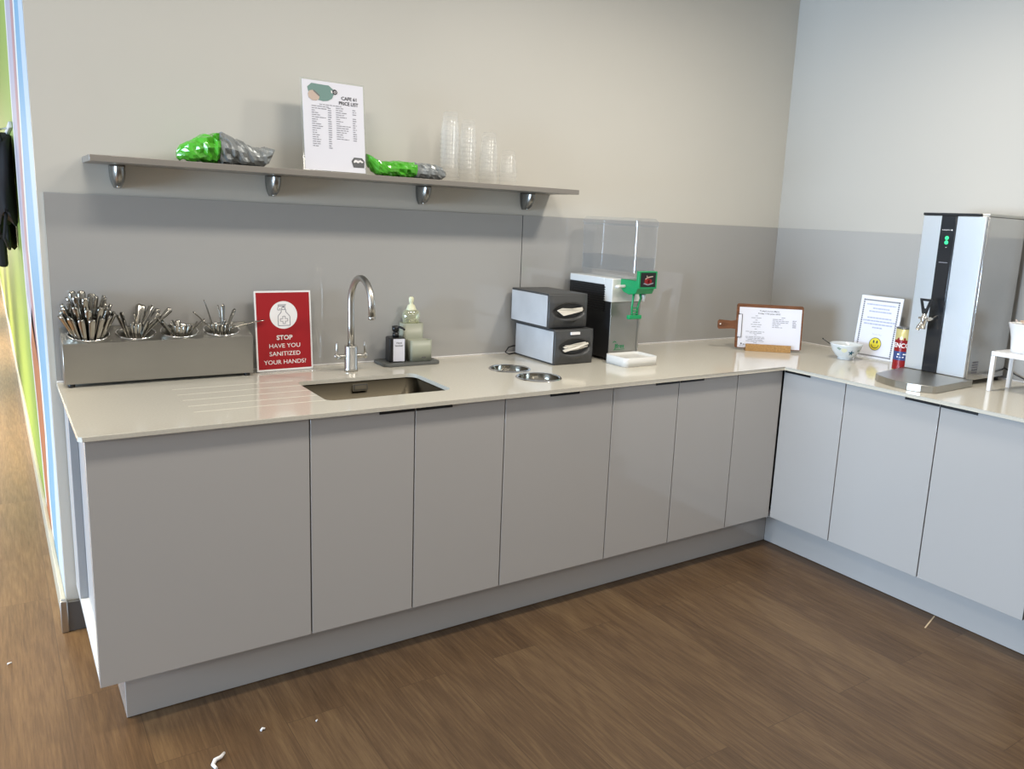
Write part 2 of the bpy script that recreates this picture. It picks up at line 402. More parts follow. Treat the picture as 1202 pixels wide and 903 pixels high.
# black coats and bag straps hung at the left edge, on the graphic wall
t = thing('coat_rail', 'white rail of hooks holding the black coat and bag at far left', 'rail', (XL, 2.3, 1.9))
b = B(); b.box(XL-0.018, XL-0.0008, 1.74, 3.0, 1.83, 1.86, 0.004); b.make('rail', 'mwhite', t)
for y in (1.95, 2.5):
    b = B(); b.tube([(XL-0.02, y, 1.84), (XL-0.06, y, 1.83), (XL-0.075, y, 1.85), (XL-0.07, y, 1.88)], 0.005, 8); b.make('hook', 'chrome', t)
def cloth_blob(name, label, cat, y0, y1, xw, zb, zt, seed, group=None):
    rnd = random.Random(seed); n = 20; k = 16; b = B(); rings = []
    for j in range(k+1):
        f = j/k; z = zb + (zt-zb)*f
        half = (y1-y0)/2*(0.72 + 0.28*sin(PI*min(1, (1-f)*1.3+0.1))) * (1 if f < .9 else (1-f)*6+.35)
        dp = xw*(0.65 + 0.35*sin(PI*(f*0.8+0.15))) * (1 if f < .9 else (1-f)*6+.35)
        ring = []
        for i in range(n):
            a = 2*PI*i/n; fold = 1 + 0.10*sin(5*a + seed + 3*f) + 0.05*sin(11*a+7*f)
            ring.append(b._v((XL-0.004-dp/2*max(0.02, 1+cos(a)*fold*0.95), (y0+y1)/2 + half*sin(a)*fold, z - (0.05*sin(3*a+seed) if j == 0 else 0))))
        rings.append(ring)
    for j in range(k):
        for i in range(n): b._f([rings[j][i], rings[j][(i+1) % n], rings[j+1][(i+1) % n], rings[j+1][i]], True)
    b._f(list(reversed(rings[0]))); b._f(rings[-1])
    return b, name, label, cat
b, n_, l_, c_ = cloth_blob('coat', 'black coat hanging from the rail at the far left edge', 'coat', 2.05, 2.75, 0.17, 1.26, 1.84, 3)
t = thing('coat', l_, 'coat', (XL-0.06, 2.4, 1.84)); b.make('body', 'coat', t)
b = B(); b.box(XL-0.10, XL-0.055, 2.20, 2.27, 1.12, 1.40, 0.015); b.make('sleeve', 'coat', t)
t = thing('shoulder_bag', 'black bag with looping straps hanging beside the black coat', 'bag', (XL-0.06, 1.9, 1.84))
b, *_ = cloth_blob('shoulder_bag', '', '', 1.72, 2.04, 0.11, 1.40, 1.80, 9); b.make('body', 'coat', t)
b = B(); b.tube([(XL-0.05, 1.80, 1.45), (XL-0.07, 1.76, 1.30), (XL-0.05, 1.86, 1.24), (XL-0.05, 1.98, 1.28), (XL-0.05, 2.0, 1.45)], 0.008, 8); b.make('strap', 'coat', t)
b = B(); b.tube([(XL-0.05, 1.78, 1.76), (XL-0.07, 1.84, 1.88), (XL-0.07, 1.94, 1.88), (XL-0.05, 2.0, 1.76)], 0.007, 8); b.make('strap', 'coat', t)

# ------------------------------------------------------------------ splashback panels
def splash(label, box, edge, key='splash_edge', bead=None):
    t = thing('splashback_panel', label, 'splashback', ((box[0]+box[1])/2, (box[2]+box[3])/2, H))
    b = B(); b.box(*box, 0.0008, 1); b.make('glass', 'splash', t)
    b = B(); b.box(*edge); b.make('polished_edge', key, t)
    if bead: b = B(); b.box(*bead, 0.0012, 2); b.make('sealant_bead', 'whiteprint', t)
G = 0.0008
splash('long grey glass splashback panel behind the sink under the shelf', (0.6605, 2.4905, -0.006, -0.0015, H+0.001, ZS), (0.659, 0.6605, -0.0062, -0.0015, H+0.001, ZS), bead=(0.6600, 2.4910, -0.0105, -0.0062, H+0.0003, H+0.0050))
splash('grey glass splashback panel behind the drink dispenser, up to the corner', (2.4935, XRW-0.0065, -0.006, -0.0015, H+0.001, ZS), (2.4920, 2.4935, -0.0060, -0.0016, H+0.001, ZS), 'gunmetal', bead=(2.4915, XRW-0.011, -0.0105, -0.0062, H+0.0003, H+0.0050))
splash('grey glass splashback panel on the right wall behind the hot water boiler', (XRW-0.006, XRW-0.0015, -2.9, -0.0015, H+0.001, ZS), (XRW-0.0062, XRW-0.0015, -2.902, -2.9, H+0.001, ZS), bead=(XRW-0.0105, XRW-0.0062, -2.9, -0.012, H+0.0003, H+0.0050))

# ------------------------------------------------------------------ worktop
WY = -0.760; WX = XF-0.020; TT = 0.0145
pts = [(0.6585, -0.0065), (0.6585, WY+0.01), (0.6685, WY), (WX, WY), (WX, -2.9), (XRW-0.0065, -2.9), (XRW-0.0065, -0.0065)]
b = B(); b.prism(pts, XY, H-TT, H, bev=0.0015)
top = b.make('worktop', 'top')
SX0, SX1, SY0, SY1 = 1.374, 1.834, -0.612, -0.283
cut = []
b = B(); b.prism(rrect(SX0, SX1, SY0, SY1, 0.035), XY, H-0.1, H+0.1); cut.append(b.make('c', 'top'))
BINS = [(2.237, -0.345, 0.0865), (2.249, -0.542, 0.0905)]
for cx, cy, r in BINS:
    b = B(); b.lathe([(r-0.006, -0.1), (r-0.006, 0.1)], (cx, cy, H), 40); cut.append(b.make('c', 'top'))
for y in (-0.258, -0.345, -0.430, -0.515, -0.596):
    b = B(); b.prism([(y-0.0055, H+0.001), (y-0.0015, H-0.0016), (y+0.0015, H-0.0016), (y+0.0055, H+0.001)], YZ, 0.972, 1.3735 if y < -0.3 else 1.372)
    cut.append(b.make('c', 'top'))
boolean_cut(top, cut)
for p in top.data.polygons: p.use_smooth = False
tag(top, 'pale stone L-shaped worktop with drainer grooves, sink cut-out and two bin holes', 'worktop')

# sink
t = thing('sink', 'rectangular stainless steel sink set under the pale worktop', 'sink', ((SX0+SX1)/2, (SY0+SY1)/2, H-0.2))
b = B(); o0 = rrect(SX0-0.002, SX1+0.002, SY0-0.002, SY1+0.002, 0.036); zt = H-TT-0.0005
i0 = o0; i1 = rrect(SX0+0.006, SX1-0.006, SY0+0.006, SY1-0.006, 0.034); i2 = rrect(SX0+0.03, SX1-0.03, SY0+0.03, SY1-0.03, 0.03)
lay = [(rrect(SX0-0.02, SX1+0.02, SY0-0.02, SY1+0.02, 0.045), zt), (o0, zt), (i1, H-0.185), (i2, H-0.2)]
R_ = [[b._v((p[0], p[1], z)) for p in L_] for L_, z in lay]
for k in range(3):
    n = len(R_[k])
    for i in range(n): b._f([R_[k][i], R_[k][(i+1) % n], R_[k+1][(i+1) % n], R_[k+1][i]], k > 0)
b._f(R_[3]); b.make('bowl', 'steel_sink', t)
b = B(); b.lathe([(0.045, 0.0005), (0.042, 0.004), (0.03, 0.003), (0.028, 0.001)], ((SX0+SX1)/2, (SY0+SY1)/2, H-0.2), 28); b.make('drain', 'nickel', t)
b = B(); b.use('overflow'); b.prism(rrect(1.585, 1.645, H-0.052, H-0.024, 0.004), XZ, SY1-0.002, SY1-0.0055)
b.use('gunmetal'); b.prism(rrect(1.588, 1.642, H-0.049, H-0.027, 0.003), XZ, SY1-0.0055, SY1-0.0060)
b.use('overflow'); b.prism(rrect(1.591, 1.639, H-0.046, H-0.030, 0.003), XZ, SY1-0.0062, SY1-0.0075); b.make('overflow', None, t)

# round bin chutes in the worktop
for (cx, cy, r), lab in zip(BINS, ('chrome-rimmed round waste hole in the worktop, the one nearer the wall', 'chrome-rimmed round waste hole in the worktop, the one nearer the front edge')):
    t = thing('waste_chute', lab, 'waste chute', (cx, cy, H))
    b = B(); b.lathe([(r-0.010, 0.001), (r-0.006, 0.0045), (r-0.002, 0.0035), (r+0.001, 0.0004)], (cx, cy, H), 48, cap0=False, cap1=False); b.make('rim', 'chrome', t, recalc=False)
    b = B(); b.lathe([(r-0.009, 0.001), (r-0.010, -0.055), (r-0.020, -0.062), (0.001, -0.063)], (cx, cy, H), 48, cap0=False, cap1=False); b.make('sleeve', 'sleeve', t)

# ------------------------------------------------------------------ cabinets
ZD = 0.1654; DT = 0.8845; CT = 0.018; CB = H-TT-0.001
def carcass(b, x0, x1, y0, y1):
    """open box of boards; y1 is the wall side"""
    e = 0.0006
    b.box(x0+e, x0+0.016, y0, y1, ZD+0.001, CB); b.box(x1-0.016, x1-e, y0, y1, ZD+0.001, CB)
    b.box(x0+0.016, x1-0.016, y0, y1, ZD+0.001, ZD+0.018); b.box(x0+0.016, x1-0.016, y1-0.008, y1, ZD+0.018, CB)
def carcass_r(b, y0, y1, x0, x1):
    e = 0.0006
    b.box(x0, x1, y0+e, y0+0.016, ZD+0.001, CB); b.box(x0, x1, y1-0.016, y1-e, ZD+0.001, CB)
    b.box(x0, x1, y0+0.016, y1-0.016, ZD+0.001, ZD+0.018); b.box(x1-0.008, x1, y0+0.016, y1-0.016, ZD+0.018, CB)
DG = 0.0022
def door_back(t, x0, x1, handle=None):
    b = B(); b.box(x0+DG, x1-DG, YF, YF+CT, ZD, DT-0.003, 0.0012); d = b.make('door', 'door', t)
    if handle:
        b = B(); h0, h1 = handle
        b.box(h0, h1, YF-0.004, YF+0.012, DT-0.0032, DT-0.0005, 0.0005); b.box(h0, h1, YF-0.0045, YF-0.0015, DT-0.013, DT-0.0005, 0.0005)
        b.make('handle', 'black', d)
def door_right(t, y0, y1, handle=None):
    b = B(); b.box(XF, XF+CT, y0+DG, y1-DG, ZD, DT-0.003, 0.0012); d = b.make('door', 'door', t)
    if handle:
        b = B(); h0, h1 = handle
        b.box(XF-0.004, XF+0.012, h0, h1, DT-0.0032, DT-0.0005, 0.0005); b.box(XF-0.0045, XF-0.0015, h0, h1, DT-0.013, DT-0.0005, 0.0005)
        b.make('handle', 'black', d)
xs = [0.6744, 1.2734, 1.6257, 1.9764, 2.4725, 2.8242, 3.1796]
CY0 = YF+CT+0.001; CY1 = -0.004
# end unit: front panel, recessed side, base board and rear upright
t = thing('base_cabinet', 'grey end cabinet with a wide plain front at the left end', 'cabinet', (0.97, -0.4, 0))
b = B(); b.box(xs[0], xs[1]-DG, YF, YF+CT, ZD, DT-0.003, 0.001); b.make('front_panel', 'door', t)
b = B(); b.box(0.700, xs[1]-0.001, CY0, CY1, ZD+0.018, CB); b.make('body', 'carcass', t)
b = B(); b.box(xs[0]+0.001, xs[1]-0.001, CY0, CY1, ZD, ZD+0.017, 0.001); b.make('base_board', 'door_edge', t)
b = B(); b.box(xs[0]+0.001, 0.6995, -0.165, CY1, ZD+0.018, CB, 0.001); b.make('rear_upright', 'carcass', t)
# sink unit
t = thing('base_cabinet', 'grey two-door cabinet under the sink', 'cabinet', (1.62, -0.4, 0))
b = B(); carcass(b, xs[1], xs[3], CY0, CY1); b.make('carcass', 'carcass', t)
door_back(t, xs[1], xs[2], (1.499, xs[2]-0.003)); door_back(t, xs[2], xs[3], (xs[2]+0.003, 1.763))
t = thing('base_cabinet', 'grey single-door cabinet below the round waste holes', 'cabinet', (2.22, -0.4, 0))
b = B(); carcass(b, xs[3], xs[4], CY0, CY1); b.make('carcass', 'carcass', t)
door_back(t, xs[3], xs[4], (2.169, 2.303))
t = thing('base_cabinet', 'grey two-door cabinet below the drink dispenser', 'cabinet', (2.82, -0.4, 0))
b = B(); carcass(b, xs[4], xs[6], CY0, CY1); b.make('carcass', 'carcass', t)
door_back(t, xs[4], xs[5], (2.692, xs[5]-0.003)); door_back(t, xs[5], xs[6], (xs[5]+0.003, 2.965))
t = thing('base_cabinet', 'narrow grey cabinet front without a handle in the inner corner', 'cabinet', (3.33, -0.4, 0))
b = B(); carcass(b, xs[6], XF+0.018, CY0, CY1); b.make('carcass', 'carcass', t)
b = B(); b.box(xs[6]+DG, XF-0.004, YF, YF+CT, ZD, DT-0.003, 0.0012); b.make('front_panel', 'door', t)
# right run
ys = [YF, -1.072, -1.494, -1.905]
CX0 = XF+CT+0.001; CX1 = XRW-0.004
t = thing('base_cabinet', 'bluish-lit single-door cabinet next to the inner corner on the right run', 'cabinet', (3.86, -0.9, 0))
b = B(); carcass_r(b, ys[1], -0.745, CX0, CX1); b.make('carcass', 'carcass', t)
door_right(t, ys[1], ys[0]-0.004, (-0.890, -0.752))
t = thing('base_cabinet', 'two-door cabinet below the hot water boiler', 'cabinet', (3.86, -1.49, 0))
b = B(); carcass_r(b, ys[3], ys[1], CX0, CX1); b.make('carcass', 'carcass', t)
door_right(t, ys[2], ys[1], (ys[2]+0.003, -1.348)); door_right(t, ys[3], ys[2], (-1.640, ys[2]-0.003))
# kick boards
PF = -0.6576; PX = 3.5667
t = thing('kickboard', 'grey kickboard under the long cabinet run along the back wall', 'kickboard', (2.1, PF, 0))
b = B(); b.box(0.7434, PX, PF, PF+0.018, 0.002, ZD-0.001, 0.001); b.make('front_board', 'door', t)
b = B(); b.box(0.7434, 0.7434+0.018, PF+0.0182, -0.02, 0.002, ZD-0.001, 0.001); b.make('end_board', 'door', t)
b = B(); b.box(PX, PX+0.018, -1.90, PF-0.0005, 0.002, ZD-0.001, 0.001)
tag(b.make('kickboard', 'door'), 'bluish-lit kickboard under the right-hand cabinet run', 'kickboard')
# appliance just inside the right edge of the frame
t = thing('undercounter_fridge', 'black undercounter appliance at the right edge beyond the last cabinet', 'fridge', (3.86, -2.2, 0))
b = B(); b.box(3.52, 4.20, -2.50, -1.935, 0.06, 0.87, 0.004); b.make('body', 'black_gloss', t)
b = B(); b.box(3.478, 3.518, -2.50, -1.925, 0.15, 0.86, 0.004); d = b.make('door', 'black_gloss', t)
b = B(); b.tube([(3.44, -2.43, 0.80), (3.44, -2.0, 0.80)], 0.008, 10); b.cyl((3.44, -2.40, 0.80), (3.479, -2.40, 0.80), 0.005); b.cyl((3.44, -2.03, 0.80), (3.479, -2.03, 0.80), 0.005); b.make('handle', 'chrome', d)
b = B(); b.box(3.530, 3.56, -2.49, -1.915, 0.001, 0.075, 0.004); b.make('foot_rail', 'chrome', t)

# ------------------------------------------------------------------ wall shelf and brackets
b = B(); b.box(0.7749, 2.6386, -0.2232, -0.001, 1.6244, 1.6444, 0.0012)
tag(b.make('wall_shelf', 'shelf'), 'long thin grey shelf on the wall above the sink', 'shelf')
brk = None
for i, (cx, lab) in enumerate([(0.873, 'curved metal shelf bracket nearest the left end of the shelf'), (1.382, 'curved metal shelf bracket below the price list'),
               (1.988, 'curved metal shelf bracket below the tallest stack of cups'), (2.498, 'curved metal shelf bracket nearest the right end of the shelf')]):
    if brk is None:
        brk = t = thing('shelf_bracket', lab, 'bracket', (cx, 0, 1.62), 0, 'brackets under the wall shelf')
        b = B(); n = 14; rings = []
        for j in range(n+1):
            f = j/n; z = 1.6238 - 0.074*f**0.9
            d = 0.072*math.sqrt(max(0, 1-f**2.2)) + 0.006; hw = 0.0235*(1-0.55*f**3)
            ring = []
            for k in range(13):
                a = PI*k/12
                ring.append(b._v((cx + hw*cos(a), -0.002 - d*min(1, sin(a)**0.55 if sin(a) > 1e-6 else 0), z)))
            rings.append(ring)
        for j in range(n):
            for k in range(12): b._f([rings[j][k], rings[j][k+1], rings[j+1][k+1], rings[j+1][k]], True)
            b._f([rings[j][12], rings[j][0], rings[j+1][0], rings[j+1][12]])
        b._f(rings[0]); b._f(rings[-1]); b.make('body', 'bracket', t)
        b = B(); b.box(cx-0.024, cx+0.024, -0.085, -0.002, 1.6445, 1.6490, 0.0018); b.make('top_clamp', 'bracket', t)
        b = B(); b.lathe([(0.006, 0), (0.005, -0.004), (0.001, -0.005)], (cx, -0.030, 1.556), 12); b.make('screw_cap', 'chrome', t)
    else:
        r = brk.copy(); link(r); r.location = (cx, 0, 1.62); r['label'] = lab
        for ch in list(brk.children):
            c = ch.copy(); link(c); c.parent = r

# ------------------------------------------------------------------ cutlery holder
HX0, HX1 = 0.676, 1.272; HYF = -0.117; HYB = -0.012; HZF = 1.046; HZB = 1.086; HZ0 = 0.912
tilt = math.atan2(HZB-HZF, HYB-HYF)
t = thing('cutlery_holder', 'long stainless steel cutlery holder with four round cups by the left wall end', 'cutlery holder', ((HX0+HX1)/2, -0.065, H))
b = B(); b.prism([(HYF, HZ0), (HYF, HZF), (HYB, HZB), (HYB, HZ0)], YZ, HX0, HX1, bev=0.0015)
body = b.make('body', 'steel', t)
cupc = [(0.757, -0.062), (0.898, -0.062), (1.036, -0.062), (1.176, -0.062)]
zc = lambda y: HZF + (y-HYF)*math.tan(tilt)
cut = []
RX = 0.062; RY = 0.047
for cx, cy in cupc:
    T = Matrix.Translation((cx, cy, zc(cy))) @ Matrix.Rotation(tilt, 4, 'X')
    b = B(T); b.lathe([(0.050, -0.105), (1, 0.02)] if 0 else [(0.9, -0.100), (1.0, 0.02)], (0, 0, 0), 32, sx=0.059, sy=0.044)
    c = b.make('c', 'steel'); c.data.transform(root_matrix(t).inverted()); c.parent = t; cut.append(c)
boolean_cut(body, cut)
for cx, cy in cupc:
    T = Matrix.Translation((cx, cy, zc(cy))) @ Matrix.Rotation(tilt, 4, 'X')
    b = B(T); b.lathe([(0.985, 0.0005), (1.0, 0.0035), (1.05, 0.003), (1.075, 0.0004)], (0, 0, 0), 40, sx=0.059, sy=0.046, cap0=False, cap1=False); b.make('cup_rim', 'chrome', t, recalc=False)
for fx in (HX0+0.02, HX1-0.02):
    for fy in (HYF+0.014, HYB-0.016):
        b = B(); b.lathe([(0.010, 0.0), (0.011, 0.012)], (fx, fy, H+0.0003), 14); b.make('foot', 'black', t)

def utensil(kind):
    """flat cutlery along +z, handle end up; returns mesh"""
    if kind == 'knife': L_ = 0.205; prof = [(0, .004), (.02, .008), (.08, .009), (.10, .0060), (.115, .0078), (.16, .0108), (.192, .0128), (.201, .0118), (.205, .006)]; th = .0040
    elif kind == 'fork': L_ = 0.19; prof = [(0, .011), (.045, .012), (.055, .007), (.075, .0032), (.12, .0045), (.165, .0092), (.184, .0098), (.19, .005)]; th = .0020
    elif kind == 'spoon': L_ = 0.18; prof = [(0, .004), (.01, .013), (.03, .018), (.05, .012), (.062, .004), (.11, .0045), (.155, .0088), (.174, .0095), (.18, .005)]; th = .0020
    else: L_ = 0.17; prof = [(0, .003), (.008, .009), (.022, .012), (.036, .008), (.045, .003), (.09, .0032), (.14, .0062), (.162, .0070), (.17, .003)]; th = .0018
    b = B(); rings = []
    for z, w in prof:
        f = z/L_; bow = 0.006*sin(PI*f) * (0 if kind == 'knife' else 1)
        rings.append([b._v((x_, y_+bow, z)) for x_, y_ in ((-w, 0), (-w*.6, -th), (0, -th*1.35), (w*.6, -th), (w, 0), (w*.6, th), (0, th*1.35), (-w*.6, th))])
    for k in range(len(rings)-1):
        for i in range(8): b._f([rings[k][i], rings[k][(i+1) % 8], rings[k+1][(i+1) % 8], rings[k+1][i]], True)
    b._f(list(reversed(rings[0]))); b._f(rings[-1])
    bmesh.ops.recalc_face_normals(b.bm, faces=b.bm.faces[:])
    me = bpy.data.meshes.new(kind); b.bm.to_mesh(me); b.bm.free(); me.materials.append(M_['cutlery']); return me
ume = {k: utensil(k) for k in ('knife', 'fork', 'spoon', 'teaspoon')}
def place_utensil(kind, cup, az, r0, lean, above, label, group, name=None, spin=0.0, L_=None):
    """az: compass angle of the lean; above: handle length standing over the rim"""
    cx, cy = cupc[cup]; zr = zc(cy)
    L_ = {'knife': .205, 'fork': .19, 'spoon': .18, 'teaspoon': .17}[kind]
    d = Vector((cos(az)*sin(lean), sin(az)*sin(lean)*0.75, cos(lean))).normalized()
    out = Vector((cos(az), sin(az), 0))
    # point where the piece crosses the rim plane
    pr_ = Vector((cx + cos(az)*r0, cy + sin(az)*r0*0.75, zc(cy + sin(az)*r0*0.75)))
    base = pr_ - d*(L_-above)
    zax = d; yax = (-out - zax*(-out).dot(zax)).normalized(); xax = yax.cross(zax)
    Rm = Matrix((xax, yax, zax)).transposed().to_4x4() @ Matrix.Rotation(spin, 4, 'Z')
    o = link(bpy.data.objects.new(name or kind, ume[kind])); o.matrix_world = Matrix.Translation(base) @ Rm
    return tag(o, label, kind if kind != 'teaspoon' else 'spoon', group)
rnd = random.Random(11)
# knives, three tiers, in the leftmost cup
for i in range(15):
    a = 2*PI*(i+.5)/15
    place_utensil('knife', 0, a, 0.046, radians(27+rnd.uniform(-2, 2)), 0.078+rnd.uniform(-.004, .005), 'steel knife in the outer ring of handles in the leftmost cutlery cup', 'knives in the outer ring of the leftmost cup')
for i in range(11):
    a = 2*PI*(i+.2)/11
    place_utensil('knife', 0, a, 0.030, radians(23+rnd.uniform(-3, 3)), 0.105+rnd.uniform(-.006, .006), 'steel knife in the middle tier of handles in the leftmost cutlery cup', 'knives in the middle tier of the leftmost cup', spin=rnd.uniform(-.3, .3))
for i in range(9):
    a = 2*PI*(i+.6)/9
    place_utensil('knife', 0, a, 0.016, radians(15+rnd.uniform(-4, 6)), 0.138+rnd.uniform(-.008, .010), 'steel knife standing highest, amid the leftmost cutlery cup', 'tallest knives of the leftmost cup', spin=rnd.uniform(-.6, .6))
# forks leaning right in the second cup
for a, r0, le, ab, sp in [(180, .036, 16, .066, .5), (165, .030, 10, .070, .9), (200, .03, 12, .05, 0), (90, .02, 6, .060, 1.2), (270, .026, 6, .040, 0), (250, .02, 8, .045, .6), (60, .024, 26, .090, .4), (40, .028, 30, .095, .2),
                          (20, .032, 34, .090, .9), (0, .036, 44, .112, 1.3), (350, .034, 34, .080, .2), (330, .036, 30, .070, .5), (310, .034, 24, .056, .2), (70, .014, 28, .098, .1), (290, .030, 12, .045, 0), (10, .022, 38, .085, .8)]:
    place_utensil('fork', 1, radians(a), r0, radians(le), ab, 'steel fork, handle up, in the second cutlery cup from the left', 'forks in the second cup', spin=sp)
# spoons low in the third cup
for a, r0, le, ab, sp in [(190, .040, 34, .062, .2), (170, .036, 30, .070, .8), (205, .040, 30, .050, 0), (250, .034, 10, .034, 0), (272, .036, 8, .032, 0), (292, .036, 8, .034, .1), (312, .038, 18, .036, 0), (330, .040, 30, .046, .3), (350, .042, 44, .062, .4), (90, .03, 10, .028, 0), (120, .03, 12, .03, .3)]:
    place_utensil('spoon', 2, radians(a), r0, radians(le), ab, 'steel spoon lying low in the third cutlery cup from the left', 'spoons in the third cup', spin=sp)
# teaspoons spread wide in the fourth cup
for a, r0, le, ab, sp, lab in [(178, .040, 38, .085, .2, 'teaspoon leaning far left out of the rightmost cutlery cup'), (160, .034, 12, .105, .3, 'teaspoon standing tallest at the left of the rightmost cutlery cup'),
                               (100, .010, 12, .085, 1.0, 'teaspoon with a bent-back handle in the middle of the rightmost cutlery cup'), (20, .006, 2, .092, 1.3, 'thin upright teaspoon in the middle of the rightmost cutlery cup'),
                               (10, .022, 22, .078, .8, 'teaspoon leaning right in the rightmost cutlery cup'), (352, .034, 74, .120, .3, 'teaspoon lying almost flat out of the rightmost cup, reaching the red sign')]:
    place_utensil('teaspoon', 3, radians(a), r0, radians(le), ab, lab, 'teaspoons in the rightmost cup', 'teaspoon', spin=sp)
for a, r0, le, ab, sp in [(215, .038, 14, .030, 0), (240, .036, 10, .034, 0), (265, .032, 6, .030, 0), (290, .034, 8, .035, .2), (320, .036, 20, .040, .2), (300, .02, 5, .045, .4)]:
    place_utensil('teaspoon', 3, radians(a), r0, radians(le), ab, 'short end of a teaspoon just above the rim of the rightmost cutlery cup', 'low teaspoons in the rightmost cup', 'teaspoon', spin=sp)

# ------------------------------------------------------------------ red sanitizer sign in a stand
def frame(sh, t, th=0.003, foot=True, m=0.0):
    b = B(); sh.slab(b, -0.004, -0.0012, -m, 1+m, -m, 1+m*0.5); b.make('acrylic_holder', 'acrylic', t)
SN = Sheet((1.2955, -0.052, 1.2035), (1, 0.03, 0), (0, -0.085, -1), 0.2125, 0.301)
t = thing('notice_sign', 'red hand sanitizer notice in a clear stand between cutlery and tap', 'sign', (1.40, -0.06, H))
frame(SN, t, m=0.004)
b = B(); SN.slab(b, -0.0012, 0); b.make('sheet', 'whiteprint', t)
b = B(); b.use('red'); SN.bar(b, 0.028, 0.972, 0.022, 0.978, 0.0005)
b.use('whiteprint'); SN.disc(b, 0.5, 0.303, 0.245, 0.0010)
b.use('inkgrey')
bt = [(.40, .435), (.40, .325), (.405, .31), (.46, .265), (.46, .235), (.54, .235), (.54, .265), (.60, .31), (.61, .325), (.61, .435), (.40, .435)]
SN.line(b, bt, 0.012, 0.0014); SN.line(b, [(.47, .235), (.47, .208), (.53, .208), (.53, .235)], .012, .0014)
SN.line(b, [(.54, .190), (.41, .190), (.41, .175), (.55, .175)], .012, .0014); SN.line(b, [(.42, .19), (.40, .215), (.40, .24), (.44, .24), (.44, .215)], .01, .0014); SN.line(b, [(.50, .19), (.50, .208)], .03, .0014)
cxx, cyy, q = .505, .365, .022
cr_ = [(-1, -3), (1, -3), (1, -1), (3, -1), (3, 1), (1, 1), (1, 3), (-1, 3), (-1, 1), (-3, 1), (-3, -1), (-1, -1), (-1, -3)]
SN.line(b, [(cxx+u*q, cyy+v*q*.70) for u, v in cr_], .010, .0014)
b.use('whiteprint')
SN.text(b, 'STOP', 0.5, 0.583, 0.0175, 0.0010, bold=0.028, wmax=0.060)
SN.text(b, 'HAVE YOU', 0.5, 0.685, 0.0165, 0.0010, bold=0.004, wmax=0.117)
SN.text(b, 'SANITIZED', 0.5, 0.785, 0.0165, 0.0010, bold=0.004, wmax=0.117)
SN.text(b, 'YOUR HANDS?', 0.5, 0.890, 0.0165, 0.0010, bold=0.004, wmax=0.160)
b.make('print', None, t, recalc=False)
b = B(); b.box(1.300, 1.508, -0.115, -0.045, H+0.0003, H+0.003, 0.001); b.make('stand_foot', 'acrylic', t)

# ------------------------------------------------------------------ tap
TX, TY = 1.628, -0.157
t = thing('kitchen_tap', 'brushed nickel swan-neck mixer tap with two lever handles behind the sink', 'tap', (TX, TY, H))
b = B(); b.lathe([(0.0265, 0.0003), (0.0265, 0.010), (0.0245, 0.013), (0.0240, 0.096), (0.0225, 0.099), (0.0, 0.099)], (TX, TY, H), 32, cap1=False); b.make('body', 'nickel', t)
R_s = 0.103; zs_ = 1.165
pts = [(TX, TY, 0.995), (TX, TY, 1.08), (TX, TY, zs_)]
for i in range(1, 25):
    a = radians(i*168/24); pts.append((TX, TY - R_s*(1-cos(a)), zs_ + R_s*sin(a)))
e = pts[-1]; a = radians(168); pts.append((e[0], e[1]-0.003, e[2]-0.052*1))
b = B(); b.tube(pts, 0.0122, 20); b.make('spout', 'nickel', t)
b = B(); e = Vector(pts[-1]); b.cyl(e+Vector((0, 0, 0.004)), e-Vector((0, 0, 0.008)), 0.0128, 20, 0.002); b.make('aerator', 'nickel', t)
for s in (-1, 1):
    b = B(); zz = 0.958 if s > 0 else 0.958
    b.cyl((TX+s*0.020, TY, zz), (TX+s*0.044, TY, zz), 0.0095, 18, 0.001); b.cyl((TX+s*0.044, TY, zz), (TX+s*0.066, TY, zz), 0.0070, 16, 0.0015)
    h = b.make('valve', 'nickel', t)
    b = B(); b.lathe([(0.002, -0.012), (0.008, -0.008), (0.0095, 0), (0.008, 0.008), (0.0045, 0.012)], (TX+s*0.058, TY, zz), 16); b.cyl((TX+s*0.056, TY, zz), (TX+s*0.056, TY-0.002, zz+0.056), 0.0040, 10, 0.001)
    b.make('lever', 'nickel', h)

# ------------------------------------------------------------------ sink tray with bottle and caddy
b = B(); b.prism(rrect(1.776, 2.022, -0.148, -0.012, 0.02), XY, H+0.0004, H+0.0125, bev=0.003)
tag(b.make('soap_tray', 'slate'), 'slate grey rounded tray on the worktop right of the tap', 'tray')
ZT = H+0.0130
t = thing('sanitizer_bottle', 'square black pump bottle with a white label on the grey tray', 'bottle', (1.845, -0.085, ZT), radians(-8))
b = B(); b.box(-0.033, 0.033, -0.033, 0.033, 0.0, 0.100, 0.004); b.make('body', 'black', t, local=True)
b = B(); b.lathe([(0.013, 0.100), (0.013, 0.116), (0.010, 0.117), (0.010, 0.124), (0.014, 0.125), (0.0145, 0.145), (0.006, 0.147)], (0, 0, 0), 18); b.tube([(0, 0, 0.140), (0.014, -0.012, 0.142), (0.028, -0.022, 0.136), (0.031, -0.024, 0.130)], [0.006, 0.005, 0.004, 0.0035], 10); b.make('pump', 'black', t, local=True)
LS = Sheet((-0.018, -0.0335, 0.096), (1, 0, 0), (0, 0, -1), 0.047, 0.092)
b = B(); LS.slab(b, -0.0004, 0.0); lb = b.make('paper_label', 'paper', t, local=True)
b = B(); LS.text(b, 'Hand', 0.5, 0.17, 0.0075, 0.0005, bold=0.01); LS.text(b, 'Sanitiser', 0.5, 0.29, 0.0075, 0.0005, bold=0.01, wmax=0.034); b.make('print', 'ink', lb, local=True, recalc=False)

